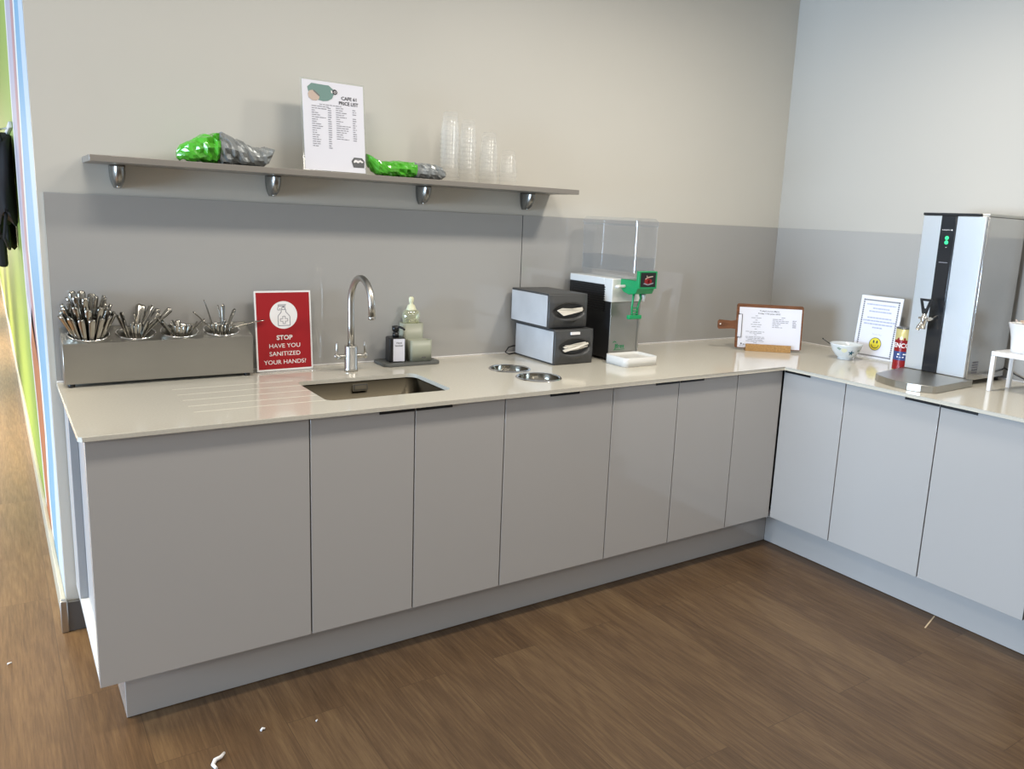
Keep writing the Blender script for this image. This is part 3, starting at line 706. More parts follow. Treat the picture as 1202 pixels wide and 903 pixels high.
t = thing('soap_caddy', 'sage green two-tier plastic caddy on the grey tray', 'caddy', (1.94, -0.09, ZT))
def hollow(b, x0, x1, y0, y1, z0, z1, w, r):
    o = rrect(x0, x1, y0, y1, r); i = rrect(x0+w, x1-w, y0+w, y1-w, max(r-w, .002))
    L_ = [(o, z0), (o, z1), (i, z1), (i, z0+w)]
    R = [[b._v((p[0], p[1], z)) for p in l] for l, z in L_]
    n = len(o)
    for k in range(3):
        for j in range(n): b._f([R[k][j], R[k][(j+1) % n], R[k+1][(j+1) % n], R[k+1][j]], k != 1)
    b._f(list(reversed(R[0]))); b._f(R[3])
b = B(); hollow(b, 1.895, 1.992, -0.128, -0.078, ZT+0.0003, 1.0, 0.003, 0.012); fb = b.make('front_box', 'sage', t)
b = B(); b.prism([(1.952+0.010*cos(k*PI/8), 0.929+0.0035*sin(k*PI/8)) for k in range(16)], XZ, -0.1283, -0.1296); b.make('emblem', 'slate', fb)
b = B(); hollow(b, 1.887, 1.976, -0.0775, -0.018, ZT+0.0003, 1.064, 0.003, 0.012); b.make('back_box', 'sage', t)
t = thing('soap_dispenser', 'pale yellow clear bottle with a cream knob standing in the sage caddy', 'bottle', (1.931, -0.047, ZT+0.0035))
b = B(); b.lathe([(0.024, 0.0), (0.025, 0.08), (0.026, 0.135), (0.034, 0.150), (0.038, 0.170), (0.036, 0.190), (0.028, 0.200), (0.016, 0.206)], (1.931, -0.047, ZT+0.0035), 20, sy=0.75); b.make('body', 'cleargel', t)
b = B(); b.lathe([(0.024, 0.200), (0.020, 0.206), (0.014, 0.222), (0.008, 0.224), (0.0075, 0.230), (0.010, 0.235), (0.0105, 0.250), (0.006, 0.256)], (1.931, -0.047, ZT+0.0035), 18); b.make('pump', 'cream', t)

# ------------------------------------------------------------------ napkin dispensers
def napkin_box(x0, x1, yf, yb, z0, z1, label, seed, sticker):
    t = thing('napkin_dispenser', label, 'napkin dispenser', ((x0+x1)/2, (yf+yb)/2, z0), 0, 'napkin dispensers')
    b = B(); h = z1-z0
    b.prism([(yf+0.016, z0), (yf+0.016, z1), (yb, z1), (yb, z0)], YZ, x0+0.004, x1-0.004, bev=0.003); b.make('body', 'darkgrey', t)
    for xx, s in ((x0, 1), (x1, -1)):
        b = B(); b.box(xx, xx+s*0.0038, yf+0.020, yb-0.006, z0+0.007, z1-0.008, 0.001); b.make('side_panel', 'silverpl', t)
    # bulging front cover with a mouth
    b = B(); nz = 28; nx = 32; grid = []
    for j in range(nz+1):
        v = j/nz; row = []
        for i in range(nx+1):
            u = i/nx; xx = x0 + 0.001 + (x1-x0-0.002)*u; zz = z0+0.001 + (h-0.002)*v
            bul = 0.014*min(1, min(v, 1-v)*4)*min(1, min(u, 1-u)*7+0.25)
            m = max(0, 1-((u-0.5)/0.42)**2 - ((v-0.50)/0.24)**2)
            lip = 0.010*max(0, 1-((u-0.5)/0.22)**2-((v-0.26)/0.10)**2)
            row.append(b._v((xx, yf+0.012 - bul + 0.030*min(1, m*2.4) - lip, zz)))
        grid.append(row)
    for j in range(nz):
        for i in range(nx): b._f([grid[j][i], grid[j][i+1], grid[j+1][i+1], grid[j+1][i]], True)
    # rim back to the body
    per = [grid[0][i] for i in range(nx+1)] + [grid[j][nx] for j in range(1, nz+1)] + [grid[nz][i] for i in range(nx-1, -1, -1)] + [grid[j][0] for j in range(nz-1, 0, -1)]
    bk = [b.bm.verts.new((v.co.x, yf+0.0165, v.co.z)) for v in per]
    for i in range(len(per)): b._f([per[i], per[(i+1) % len(per)], bk[(i+1) % len(per)], bk[i]])
    fc = b.make('front_cover', 'darkgrey', t)
    # folded napkin hanging out of the mouth
    r2 = random.Random(seed)
    if seed == 1:
        folds = [[(-1, .25), (-.62, .75), (.1, .62), (.93, .85), (1, .2), (.90, -.1), (-.52, -1)], [(-.92, .05), (-.6, .55), (.98, .45), (.95, .25), (-.50, -.55)]]
    else:
        folds = [[(-1, -.55), (-.2, .35), (.90, .98), (.98, .55), (.1, -.25), (-.85, -1)], [(-.95, .10), (-.1, .80), (.75, 1.1), (.80, .8), (-.8, -.25)], [(-.80, -.85), (.2, -.25), (1.05, .15), (.98, -.2), (.1, -.75)]]
    for q, fp_ in enumerate(folds):
        wx = (x1-x0)*0.335; cxm = (x0+x1)/2 + 0.004; cz = z0+h*0.50
        b = B(); yq = yf-0.006+0.005*q
        b.prism([(cxm+wx*u, cz+0.019*v) for u, v in fp_], lambda a, c, d: (a, d + 0.006*((a-cxm)/wx)**2, c), yq-0.0022, yq+0.0018, bev=0.0006)
        b.box(cxm-wx*0.7, cxm+wx*0.7, yq+0.0019, yf+0.022, cz-0.001+0.003*q, cz+0.001+0.003*q); b.make('napkin', 'napkin', t)
    if sticker:
        b = B(); b.box((x0+x1)/2-0.026, (x0+x1)/2+0.022, yf-0.0030, yf+0.004, z1-0.022, z1-0.010, 0.001); b.make('sticker', 'whiteprint', t)
    for fx in (x0+0.02, x1-0.02):
        pass
    return t
napkin_box(2.452, 2.660, -0.362, -0.040, H+0.0005, 1.0525, 'lower of two stacked grey napkin dispensers, with a white sticker', 2, True)
napkin_box(2.430, 2.636, -0.338, -0.030, 1.0560, 1.2040, 'upper of two stacked grey napkin dispensers', 1, False)
b = B(); b.tube([(2.750, -0.030, 0.96), (2.60, -0.020, 0.93), (2.455, -0.022, 0.935), (2.425, -0.030, 0.930), (2.400, -0.045, 0.912), (2.415, -0.055, 0.9035), (2.47, -0.028, 0.9035)], 0.0030, 8)
tag(b.make('power_cable', 'black'), 'black cable looping out behind the napkin dispensers', 'cable')

# ------------------------------------------------------------------ juice dispenser
JX0, JX1, JYF, JYB = 2.750, 2.928, -0.350, -0.036
t = thing('drink_dispenser', 'cold drink dispenser with a clear tank and green tap', 'drink dispenser', ((JX0+JX1)/2, -0.2, H))
b = B(); b.box(JX0+0.010, JX1-0.010, JYF+0.012, JYB-0.006, H+0.010, 1.165); b.make('chassis', 'black', t)
for xx, s in ((JX0, 1), (JX1, -1)):
    b = B(); b.prism([(JYF+0.004, H+0.012), (JYF+0.004, 1.2375), (JYB, 1.2375), (JYB, H+0.012)], YZ, xx+s*0.002, xx+s*0.0095)
    for k in range(11):
        z = 1.225 - k*0.0105
        b.prism([(JYF+0.045, z), (JYF+0.045, z+0.0045), (JYF+0.050, z+0.0065), (JYB-0.035, z+0.0065), (JYB-0.030, z+0.0045), (JYB-0.030, z)], YZ, xx+s*0.002, xx-s*0.0022)
    b.make('side_panel', 'black', t)
b = B(); b.box(JX0+0.003, JX1-0.003, JYF, JYF+0.011, H+0.012, 1.1640, 0.001)
b.box(JX1-0.016, JX1-0.008, JYF-0.0035, JYF, H+0.03, 1.160); fp = b.make('front_panel', 'steel', t)
LG = Sheet((2.775, JYF-0.0004, 0.990), (1, 0, 0), (0, 0, -1), 0.075, 0.045)
b = B(); LG.text(b, 'Jfres', 0.52, 0.5, 0.020, 0.0004, bold=0.02, wmax=0.058); LG.line(b, [(0.0, .15), (.12, .02), (.25, .12)], .05, .0004); LG.line(b, [(.05, .9), (.95, .85)], .03, .0004); b.make('logo', 'green', fp, recalc=False)
b = B(); b.box(JX0, JX1, JYF-0.004, JYF+0.055, 1.1655, 1.2700, 0.004); b.box(JX0, JX1, JYF+0.055, JYB, 1.2385, 1.2700, 0.003); b.make('top_cover', 'white', t)
for fx in (JX0+0.02, JX1-0.02):
    for fy in (JYF+0.03, JYB-0.03):
        b = B(); b.lathe([(0.012, 0), (0.012, 0.0115)], (fx, fy, H+0.0004), 12); b.make('foot', 'black', t)
# tank
KX0, KX1, KYF, KYB = 2.788, 2.906, -0.455, -0.066
def shell_box(b, x0, x1, y0, y1, z0, z1, r):
    b.prism(rrect(x0, x1, y0, y1, r), XY, z0, z1, smooth=False)
b = B(); o = rrect(KX0, KX1, KYF, KYB, 0.012); o2 = rrect(KX0+0.006, KX1-0.006, KYF+0.012, KYB-0.006, 0.012)
R = [[b._v((p[0], p[1], z)) for p in l] for l, z in ((o2, 1.272), (o, 1.300), (o, 1.508))]
for k in range(2):
    for j in range(len(o)): b._f([R[k][j], R[k][(j+1) % len(o)], R[k+1][(j+1) % len(o)], R[k+1][j]], False)
b._f(list(reversed(R[0]))); tank = b.make('tank', 'tank', t)
b = B(); oo = rrect(KX0-0.004, KX1+0.004, KYF-0.004, KYB+0.004, 0.014); ot = rrect(KX0+0.008, KX1-0.008, KYF+0.008, KYB-0.008, 0.012)
R = [[b._v((p[0], p[1], z)) for p in l] for l, z in ((oo, 1.500), (oo, 1.522), (ot, 1.536))]
for k in range(2):
    for j in range(len(oo)): b._f([R[k][j], R[k][(j+1) % len(oo)], R[k+1][(j+1) % len(oo)], R[k+1][j]], False)
b._f(R[2]); b.make('lid', 'tank', tank)
b = B(); b.prism(rrect(KX0+0.003, KX1-0.003, KYF+0.004, KYB-0.003, 0.010), XY, 1.302, 1.366); b.make('drink', 'water', tank)
for xx in (KX0+0.002, KX1-0.002):
    b = B(); b.tube([(xx, KYF+0.004, 1.30), (xx, KYF+0.003, 1.508)], 0.0022, 8); b.make('corner_rib', 'cuprim', tank)
# green tap
b = B(); b.prism([(-0.352, 1.232), (-0.352, 1.270), (-0.462, 1.268), (-0.470, 1.240), (-0.455, 1.212), (-0.410, 1.205), (-0.375, 1.214)], YZ, 2.796, 2.896, bev=0.003)
b.box(2.792, 2.898, -0.478, -0.462, 1.235, 1.312, 0.002); tap = b.make('tap_block', 'green', t)
b = B(); b.cyl((2.752, -0.372, 1.236), (2.797, -0.385, 1.240), 0.007, 14, 0.001); b.lathe([(0.006, -0.006), (0.010, 0), (0.006, 0.006)], (2.760, -0.380, 1.236), 12); b.make('knob', 'white', tap)
PS = Sheet((2.802, -0.4785, 1.306), (1, 0, 0), (0, 0, -1), 0.086, 0.062)
b = B(); b.use('black'); PS.bar(b, 0, 1, 0, 1, 0.0006); b.use('redtin')
PS.disc(b, .42, .58, .17, 0.0010, 20); PS.disc(b, .62, .62, .13, 0.0010, 20); b.use('sand'); PS.line(b, [(.3, .45), (.5, .32), (.8, .26)], .05, .0014); PS.line(b, [(.42, .42), (.40, .2)], .05, .0014); b.use('inkgrey'); PS.line(b, [(.2, .75), (.5, .85), (.85, .72)], .06, .0014)
b.make('picture_panel', None, tap, recalc=False)
b = B(); b.tube([(2.815, -0.425, 1.215), (2.808, -0.430, 1.185), (2.806, -0.428, 1.150), (2.812, -0.425, 1.112)], [0.0055, .0050, .0048, .0050], 10)
b.tube([(2.850, -0.425, 1.215), (2.852, -0.430, 1.190), (2.842, -0.428, 1.160), (2.838, -0.425, 1.112)], [0.0055, .0050, .0048, .0050], 10)
b.box(2.790, 2.862, -0.434, -0.414, 1.098, 1.116, 0.003)
for z in (1.120, 1.132, 1.145): b.box(2.806, 2.842, -0.431, -0.421, z, z+0.0045, 0.001)
b.make('lever', 'green', tap)
b = B(); b.lathe([(0.010, 0), (0.014, 0.03)], (2.868, -0.425, 1.176), 16); b.make('nozzle', 'whitebright', tap)
# drip tray
t = thing('drip_tray', 'white plastic drip tray at the foot of the drink dispenser', 'drip tray', (2.82, -0.42, H))
b = B(); hollow(b, 2.722, 2.912, -0.508, -0.362, H+0.0005, 0.940, 0.005, 0.022); b.make('tray', 'white', t)
b = B()
for k in range(9): b.box(2.733, 2.901, -0.492+k*0.0145, -0.488+k*0.0145, 0.925, 0.930)
b.make('grille', 'white', t)

# ------------------------------------------------------------------ clipboard menu
cd = Vector((0.778, -0.628, 0)).normalized(); cn = Vector((-0.628, -0.778, 0)).normalized()
tl = 0.12
up = Vector((-cn.x*tl, -cn.y*tl, 1)).normalized()
t = thing('menu_board', 'wooden paddle clipboard menu standing in the corner in an oak block', 'menu board', (3.7485, -0.418, H))
CW, CH = 0.336, 0.226
P = Vector((3.7485, -0.415, 0.9115)) - cd*(CW/2) + up*CH
CS = Sheet(P, cd, -up, CW, CH)
def sheet_prism(sh, b, pts, t0, t1):
    a = [b._v(sh.at(x, y, t0)) for x, y in pts]; c = [b._v(sh.at(x, y, t1)) for x, y in pts]
    b._f(a); b._f(list(reversed(c)))
    for i in range(len(pts)): b._f([a[i], a[(i+1) % len(pts)], c[(i+1) % len(pts)], c[i]])
k = CW/CH
b = B(); sheet_prism(CS, b, [(x_, y_*k) for x_, y_ in rrect(0, 1, 0, 1/k, 0.03)], -0.010, -0.001)
sheet_prism(CS, b, [(0.0, .585), (-.07, .575), (-.255, .60), (-.275, .56), (-.275, .42), (-.255, .385), (-.07, .40), (0.0, .38)], -0.0095, -0.0015)
bd = b.make('board', 'walnut', t)
b = B(); CS.disc(b, -0.235, 0.485, 0.012, -0.0010, 14); b.make('hanging_hole', 'whiteprint', bd, recalc=False)
b = B(); CS.slab(b, -0.0008, 0.0, 0.040, 0.975, 0.075, 0.985); pp = b.make('menu_sheet', 'paper', t)
PSH = Sheet(CS.at(0.040, 0.075), cd, -up, CW*0.935, CH*0.91)
rn = random.Random(5)
b = B(); b.use('ink'); PSH.text(b, "Today's Lunch Menu", 0.48, 0.075, 0.0065, 0.0006, bold=.01, wmax=0.098); PSH.text(b, 'Friday 17th June 2022', 0.48, 0.140, 0.0070, 0.0006, bold=.01, wmax=0.112)
b.use('inkgrey')
for y_, hw in ((.205, .02), (.255, .085), (.31, .02), (.365, .055), (.42, .085), (.475, .07), (.53, .02), (.60, .16), (.635, .10), (.675, .02), (.73, .16), (.765, .15), (.80, .12), (.835, .15), (.87, .03)):
    PSH.words(b, .28-hw, .28+hw, y_, 0.012, rn, 0.0006)
PSH.words(b, .68, .74, .225, .014, rn, .0006)
for i, y_ in enumerate((.27, .31, .35, .39, .43, .47)):
    PSH.words(b, .54, .54+[.17, .26, .25, .13, .10, .16][i], y_, 0.013, rn, 0.0006)
    if i: PSH.words(b, .86, .92, y_-.02, .018, rn, .0006)
b.use('ink'); PSH.line(b, [(.05, .93), (.06, .89), (.065, .93)], .012, .0006); PSH.words(b, .085, .15, .925, .018, rn, .0006); PSH.bar(b, .03, .12, .962, .970, .0006)
b.make('print', None, pp, recalc=False)
b = B(); CS.slab(b, 0.0004, 0.0040, 0.030, 0.080, 0.255, 0.745); b.make('clip', 'paper', t)
b = B()
clipp = [(0.030, .235), (0.085, .235), (0.085, .765), (0.030, .765)]
b.tube([CS.at(x_, y_, 0.003) for x_, y_ in clipp], 0.0016, 8); b.make('clip_wire', 'black', t)
b = B(); T = Matrix.Translation((3.7485, -0.415, 0)) @ Matrix(((cd.x, -cn.x, 0, 0), (cd.y, -cn.y, 0, 0), (0, 0, 1, 0), (0, 0, 0, 1)))
b.T = T; b.prism([(-0.022, H+0.0005), (-0.020, H+0.036), (-0.0065, H+0.036), (-0.0065, H+0.010), (0.012, H+0.010), (0.014, H+0.036), (0.026, H+0.036), (0.026, H+0.0005)], YZ, -0.115, 0.112, bev=0.001)
b.make('oak_block', 'oak', t)

# ------------------------------------------------------------------ bowl
t = thing('bowl', 'small white china bowl with a dark teal flower between menu and smiley notice', 'bowl', (3.955, -0.728, H))
prof = [(0.036, 0.0005), (0.038, 0.004), (0.034, 0.010), (0.050, 0.022), (0.066, 0.045), (0.076, 0.072), (0.0785, 0.078), (0.0765, 0.0785), (0.073, 0.070), (0.062, 0.045), (0.046, 0.024), (0.02, 0.014), (0.002, 0.013)]
b = B(); b.lathe(prof, (3.955, -0.728, H), 40); b.make('body', 'china', t)
def on_bowl(ang, z, lift=0.0012):
    for (r0, z0), (r1, z1) in zip(prof[2:5], prof[3:6]):
        if z0 <= z <= z1: r = r0+(r1-r0)*(z-z0)/(z1-z0); break
    else: r = 0.07
    r += lift; return (3.955+r*cos(ang), -0.728+r*sin(ang), H+z)
def bowl_patch(b, ang, z, shape):
    b.poly([on_bowl(ang+u/0.066, z+v) for u, v in shape])
cam_ang = math.atan2(-3.09+0.728, 0.503-3.955)
b = B(); b.use('petal')
for k in range(5):
    a = PI/2 + k*2*PI/5
    bowl_patch(b, cam_ang+0.42, 0.040, [(0.002*cos(a+1.5), 0.002*sin(a+1.5)), (0.009*cos(a+.35), 0.009*sin(a+.35)), (0.017*cos(a), 0.014*sin(a)), (0.009*cos(a-.35), 0.009*sin(a-.35)), (0.002*cos(a-1.5), 0.002*sin(a-1.5))])
b.use('leaf'); bowl_patch(b, cam_ang-0.45, 0.056, [(-.012, .004), (-.002, .010), (.010, .003), (.002, -.006)])
bowl_patch(b, cam_ang+1.0, 0.050, [(-.010, .002), (0, .008), (.010, .002), (0, -.005)])
b.use('cream'); bowl_patch(b, cam_ang-0.1, 0.050, [(-.014, .004), (-.004, .013), (.010, .010), (.014, 0), (.002, -.010), (-.010, -.006)])
b.make('flower_pattern', None, t, recalc=False)
b = B(); b.tube([(3.99, -0.70, H+0.022), (3.93, -0.665, H+0.062), (3.885, -0.640, H+0.092)], [0.003, 0.002, 0.0018], 8); b.lathe([(0.002, -0.003), (0.004, 0), (0.002, 0.004)], (3.885, -0.640, H+0.093), 10)
tag(b.make('small_spoon', 'black'), 'thin dark-ended spoon leaning over the rim of the china bowl', 'spoon')

# ------------------------------------------------------------------ smiley notice on the right wall side
SM = Sheet((4.145, -0.656, 1.210), (0.06, -1, 0), (-0.10, 0, -1), 0.222, 0.314)
t = thing('notice_sign', 'white smiley-face notice with a dotted border leaning by the boiler', 'sign', (4.13, -0.77, H))
frame(SM, t, m=0.02)
b = B(); SM.slab(b, -0.0012, 0); b.make('sheet', 'paper', t)
b = B(); b.use('ink')
for i in range(21):
    x_ = 0.075+i*0.0415
    SM.bar(b, x_, x_+0.026, 0.056, 0.080); SM.bar(b, x_, x_+0.026, 0.938, 0.962)
for i in range(28):
    y_ = 0.062+i*0.0325
    SM.bar(b, 0.070, 0.105, y_, y_+0.019); SM.bar(b, 0.902, 0.937, y_, y_+0.019)
b.use('inkblue'); rn = random.Random(8)
for y_, a0, a1 in ((.135, .16, .86), (.195, .32, .72), (.245, .24, .78), (.345, .22, .80), (.395, .13, .90), (.445, .16, .86), (.50, .38, .62)):
    SM.words(b, a0, a1, y_, 0.020, rn)
SM.text(b, 'Thank You', 0.52, 0.602, 0.0070, 0.0008, wmax=0.05)
b.use('yellow'); SM.disc(b, 0.52, 0.755, 0.140, 0.0008)
b.use('ink'); SM.ring(b, .52, .755, .134, .146, .0011)
SM.shape(b, [(.48+.020*cos(q*PI/8), .720+.026*sin(q*PI/8)) for q in range(16)], .0014); SM.shape(b, [(.56+.020*cos(q*PI/8), .720+.026*sin(q*PI/8)) for q in range(16)], .0014)
SM.ring(b, .52, .758, .080, .095, .0014, 20, 8, 172)
b.make('print', None, t, recalc=False)
b = B(); b.box(4.075, 4.135, -0.875, -0.665, H+0.0005, H+0.003, 0.001); b.make('stand_foot', 'acrylic', t)

# ------------------------------------------------------------------ coffee tin
CX, CY = 3.900, -1.058; CR = 0.0365
t = thing('coffee_tin', 'tall red and gold coffee tin between smiley notice and boiler', 'tin', (CX, CY, H))
b = B(); b.use('gold'); b.lathe([(CR-0.001, 0.0005), (CR, 0.003), (CR, 0.014)], (CX, CY, H), 36, cap1=False)
b.use('redtin'); b.lathe([(CR, 0.014), (CR, 0.058)], (CX, CY, H), 36, cap0=False, cap1=False)
b.use('bluetin'); b.lathe([(CR, 0.058), (CR, 0.098)], (CX, CY, H), 36, cap0=False, cap1=False)
b.use('redtin'); b.lathe([(CR, 0.098), (CR, 0.150)], (CX, CY, H), 36, cap0=False, cap1=False)
b.use('gold'); b.lathe([(CR, 0.150), (CR, 0.199), (CR-0.002, 0.200)], (CX, CY, H), 36, cap0=False); b.make('body', None, t)
b = B(); b.lathe([(CR+0.0008, 0.2002), (CR+0.0008, 0.205), (CR-0.004, 0.207), (0, 0.2065)], (CX, CY, H), 36, cap1=False); b.make('lid', 'gunmetal', t)
ca = math.atan2(-3.09-CY, 0.503-CX)
def on_tin(u, z, lift=0.0006): a = ca + u/CR; return (CX+(CR+lift)*cos(a), CY+(CR+lift)*sin(a), H+z)
def tin_text(b, txt, u0, z, cap, w):
    cu = bpy.data.curves.new('t', 'FONT'); cu.body = txt; cu.offset = 0.02; cu.resolution_u = 3
    o = link(bpy.data.objects.new('t', cu)); bpy.context.view_layer.update()
    me = bpy.data.meshes.new_from_object(o.evaluated_get(bpy.context.evaluated_depsgraph_get()))
    xs_ = [v.co.x for v in me.vertices]; kx = w/(max(xs_)-min(xs_)); kz = cap/.73
    vs = [b._v(on_tin(u0+v.co.x*kx, z+v.co.y*kz)) for v in me.vertices]
    for p in me.polygons: b._f([vs[i] for i in p.vertices])
    bpy.data.objects.remove(o); bpy.data.curves.remove(cu); bpy.data.meshes.remove(me)
b = B(); b.use('whiteprint'); tin_text(b, 'KENCO', -0.060, 0.116, 0.021, 0.088)
for (u0, z0, w_) in ((-.02, .082, .008), (.004, .083, .016), (-.022, .070, .030)):
    b.poly([on_tin(u0, z0), on_tin(u0+w_/2, z0+.001), on_tin(u0+w_, z0), on_tin(u0+w_, z0+.006), on_tin(u0+w_/2, z0+.007), on_tin(u0, z0+.006)])
b.use('redtin')
for u0, u1 in ((-.034, -.006), (-.010, .022)):
    b.poly([on_tin(u0, .149), on_tin((u0+u1)/2, .149), on_tin(u1, .149), on_tin((u0+u1)/2-.002, .162)])
b.make('print', None, t, recalc=False)

# ------------------------------------------------------------------ water boiler
BX = 3.868; BYL, BYR = -1.096, -1.374; BZ0, BZ1 = 0.932, 1.606
t = thing('water_boiler', 'tall stainless steel hot water boiler with a black centre strip', 'water boiler', (4.03, -1.235, H))
b = B(); b.box(BX+0.014, XRW-0.045, BYR, BYL, H+0.018, BZ1, 0.003); b.make('body', 'steel_side', t)
b = B(); b.box(BX+0.012, XRW-0.040, BYR-0.002, BYL+0.002, BZ1+0.0005, BZ1+0.012, 0.003); b.make('lid', 'nickel', t)
b = B(); b.box(BX-0.004, BX+0.0115, BYR+0.03, BYL+0.001, BZ1+0.0008, BZ1+0.0115, 0.001); b.make('top_trim', 'black', t)
b = B(); b.box(BX, BX+0.0135, -1.180, BYL, BZ0, BZ1, 0.0015); b.make('front_panel', 'steel_v', t)
b = B(); b.box(BX, BX+0.0135, BYR+0.006, -1.2465, BZ0, BZ1, 0.0015); b.make('front_panel', 'steel_v', t)
b = B(); b.box(BX-0.006, BX+0.0130, -1.2460, -1.1805, BZ0, BZ1, 0.002); st = b.make('centre_strip', 'black_gloss', t)
for z in (1.513, 1.494):
    T = Matrix.Translation((BX-0.0063, -1.2155, z)) @ Matrix.Rotation(-PI/2, 4, 'Y')
    b = B(T); b.lathe([(0.0085, 0), (0.0085, 0.0008), (0.0055, 0.0011), (0.0050, 0.0008)], (0, 0, 0), 20); b.make('indicator_light', 'greenled', st)
TS = Sheet((BX-0.0064, -1.181, BZ1), (0, -1, 0), (0, 0, -1), 0.065, BZ1-BZ0)
b = B(); b.use('whiteprint'); TS.text(b, 'INSTANTA', 0.42, 0.088, 0.0050, 0.0006, wmax=0.036); TS.disc(b, 0.80, 0.088, 0.045, 0.0006, 14); TS.line(b, [(.52, .197), (.60, .197)], .03, .0006)
b.use('inkgrey'); TS.words(b, .2, .8, 0.292, 0.005, rn, .0006); b.make('print', None, st, recalc=False)
# tap on the strip
b = B(); zt = 1.165; yt = -1.200
b.tube([(BX-0.006, yt-0.014, zt+0.006), (BX-0.035, yt-0.008, zt), (BX-0.070, yt+0.000, zt-0.002)], [0.011, 0.009, 0.009], 14)
b.lathe([(0.010, -0.042), (0.011, -0.020), (0.015, -0.008), (0.015, 0.008), (0.010, 0.016), (0.008, 0.026)], (BX-0.072, yt, zt), 18)
b.tube([(BX-0.072, yt, zt-0.010), (BX-0.082, yt+0.012, zt-0.032), (BX-0.086, yt+0.016, zt-0.048)], [0.010, 0.009, 0.008], 12)
b.cyl((BX-0.072, yt-0.022, zt+0.004), (BX-0.072, yt+0.024, zt+0.004), 0.005, 12)
tp = b.make('tap', 'chrome', t)
T = Matrix.Translation((BX-0.074, yt, zt+0.028))
b = B(T)
tri = [(-0.010, 0.0), (0.010, 0.0), (0.026, 0.060), (-0.026, 0.060)]; trj = [(-0.005, 0.016), (0.005, 0.016), (0.016, 0.050), (-0.016, 0.050)]
for i in range(4):
    a, c = tri[i], tri[(i+1) % 4]; e, f = trj[i], trj[(i+1) % 4]
    for d0, d1 in ((-0.005, 0.005),):
        q = [(d0, a[0], a[1]), (d0, c[0], c[1]), (d0, f[0], f[1]), (d0, e[0], e[1])]; w = [(d1, *p_[1:]) for p_ in q]
        A = [b._v(p_) for p_ in q]; C_ = [b._v(p_) for p_ in w]; b._f(A); b._f(C_)
        for j in range(4): b._f([A[j], A[(j+1) % 4], C_[(j+1) % 4], C_[j]])
b.box(-0.006, 0.006, -0.010, 0.010, -0.004, 0.018, 0.002); b.make('tap_handle', 'black', tp)
# curved drip tray at its foot
pts = [(BX+0.012, -1.085)]
arc = [(3.600, -1.130), (3.566, -1.165), (3.540, -1.215), (3.525, -1.270), (3.522, -1.325), (3.535, -1.375), (3.560, -1.412), (3.572, -1.420)]
pts += arc + [(BX+0.012, -1.402)]
b = B(); b.prism(pts, XY, H+0.0006, 0.9300, bev=0.0015); dt = b.make('drip_tray', 'steel', t)
# legs
for fx, fy in ((BX+0.03, BYR+0.02), (BX+0.03, BYL-0.02), (XRW-0.07, BYR+0.02), (XRW-0.07, BYL-0.02)):
    if fx < BX+0.1: continue
    b = B(); b.lathe([(0.014, 0), (0.014, 0.017)], (fx, fy, H+0.0005), 14); b.make('foot', 'black', t)
b = B(); b.use('inkgrey'); LB = Sheet((BX+0.045, BYR-0.0004, 1.000), (1, 0, 0), (0, 0, -1), 0.05, 0.055)
for i in range(5):
    for j in range(5): LB.bar(b, i*.2, i*.2+.13, j*.2, j*.2+.13, .0004)
b.make('rating_plate', None, t, recalc=False)
b = B(); b.tube([(4.20, -1.36, 0.96), (4.215, -1.42, 0.93), (4.21, -1.50, 0.9045), (4.17, -1.62, 0.9045), (4.19, -1.76, 0.9045), (4.22, -1.86, 0.9045)], 0.0035, 8)
tag(b.make('power_cable', 'black'), 'black cable on the worktop behind the white riser beside the boiler', 'cable')

# ------------------------------------------------------------------ white riser with pot
RX0, RX1, RY1, RY0 = 3.858, 4.035, -1.472, -1.80; RZ = 1.066
t = thing('riser_stand', 'small white riser table on the worktop right of the boiler', 'stand', (3.95, -1.64, H))
b = B(); b.box(RX0, RX1, RY0, RY1, RZ-0.018, RZ, 0.002); b.make('top', 'whitebright', t)
for lx in (RX0+0.0085, RX1-0.0085):
    for ly in (RY0+0.0085, RY1-0.0085):
        b = B(); b.box(lx-0.0080, lx+0.0080, ly-0.0080, ly+0.0080, H+0.0005, RZ-0.0184, 0.001); b.make('leg', 'whitebright', t)
PXc, PYc = 3.945, -1.555
t = thing('sachet_pot', 'white flared pot of sachets on the white riser at the right edge', 'pot', (PXc, PYc, RZ))
prof = [(0.047, 0.0005), (0.048, 0.02), (0.052, 0.06), (0.060, 0.095), (0.067, 0.118), (0.0675, 0.120), (0.064, 0.119), (0.056, 0.094), (0.047, 0.06), (0.043, 0.02), (0.02, 0.006)]
b = B(); b.lathe(prof, (PXc, PYc, RZ), 24); b.make('body', 'whitebright', t)
rn = random.Random(3)
for k in range(9):
    aa = 2*PI*k/9; T = Matrix.Translation((PXc+0.022*cos(aa), PYc+0.022*sin(aa), RZ+0.068)) @ Matrix.Rotation(aa, 4, 'Z') @ Matrix.Rotation(0.30+0.1*rn.random(), 4, 'Y')
    b = B(T); b.box(-0.003, 0.003, -0.017, 0.017, -0.04, 0.058+0.012*rn.random(), 0.002)
    tag(b.make('sachet', 'sand' if k % 2 else 'napkin'), ('tan' if k % 2 else 'cream')+' paper sachet standing in the white pot at the right edge', 'sachet', 'sachets in the white pot')

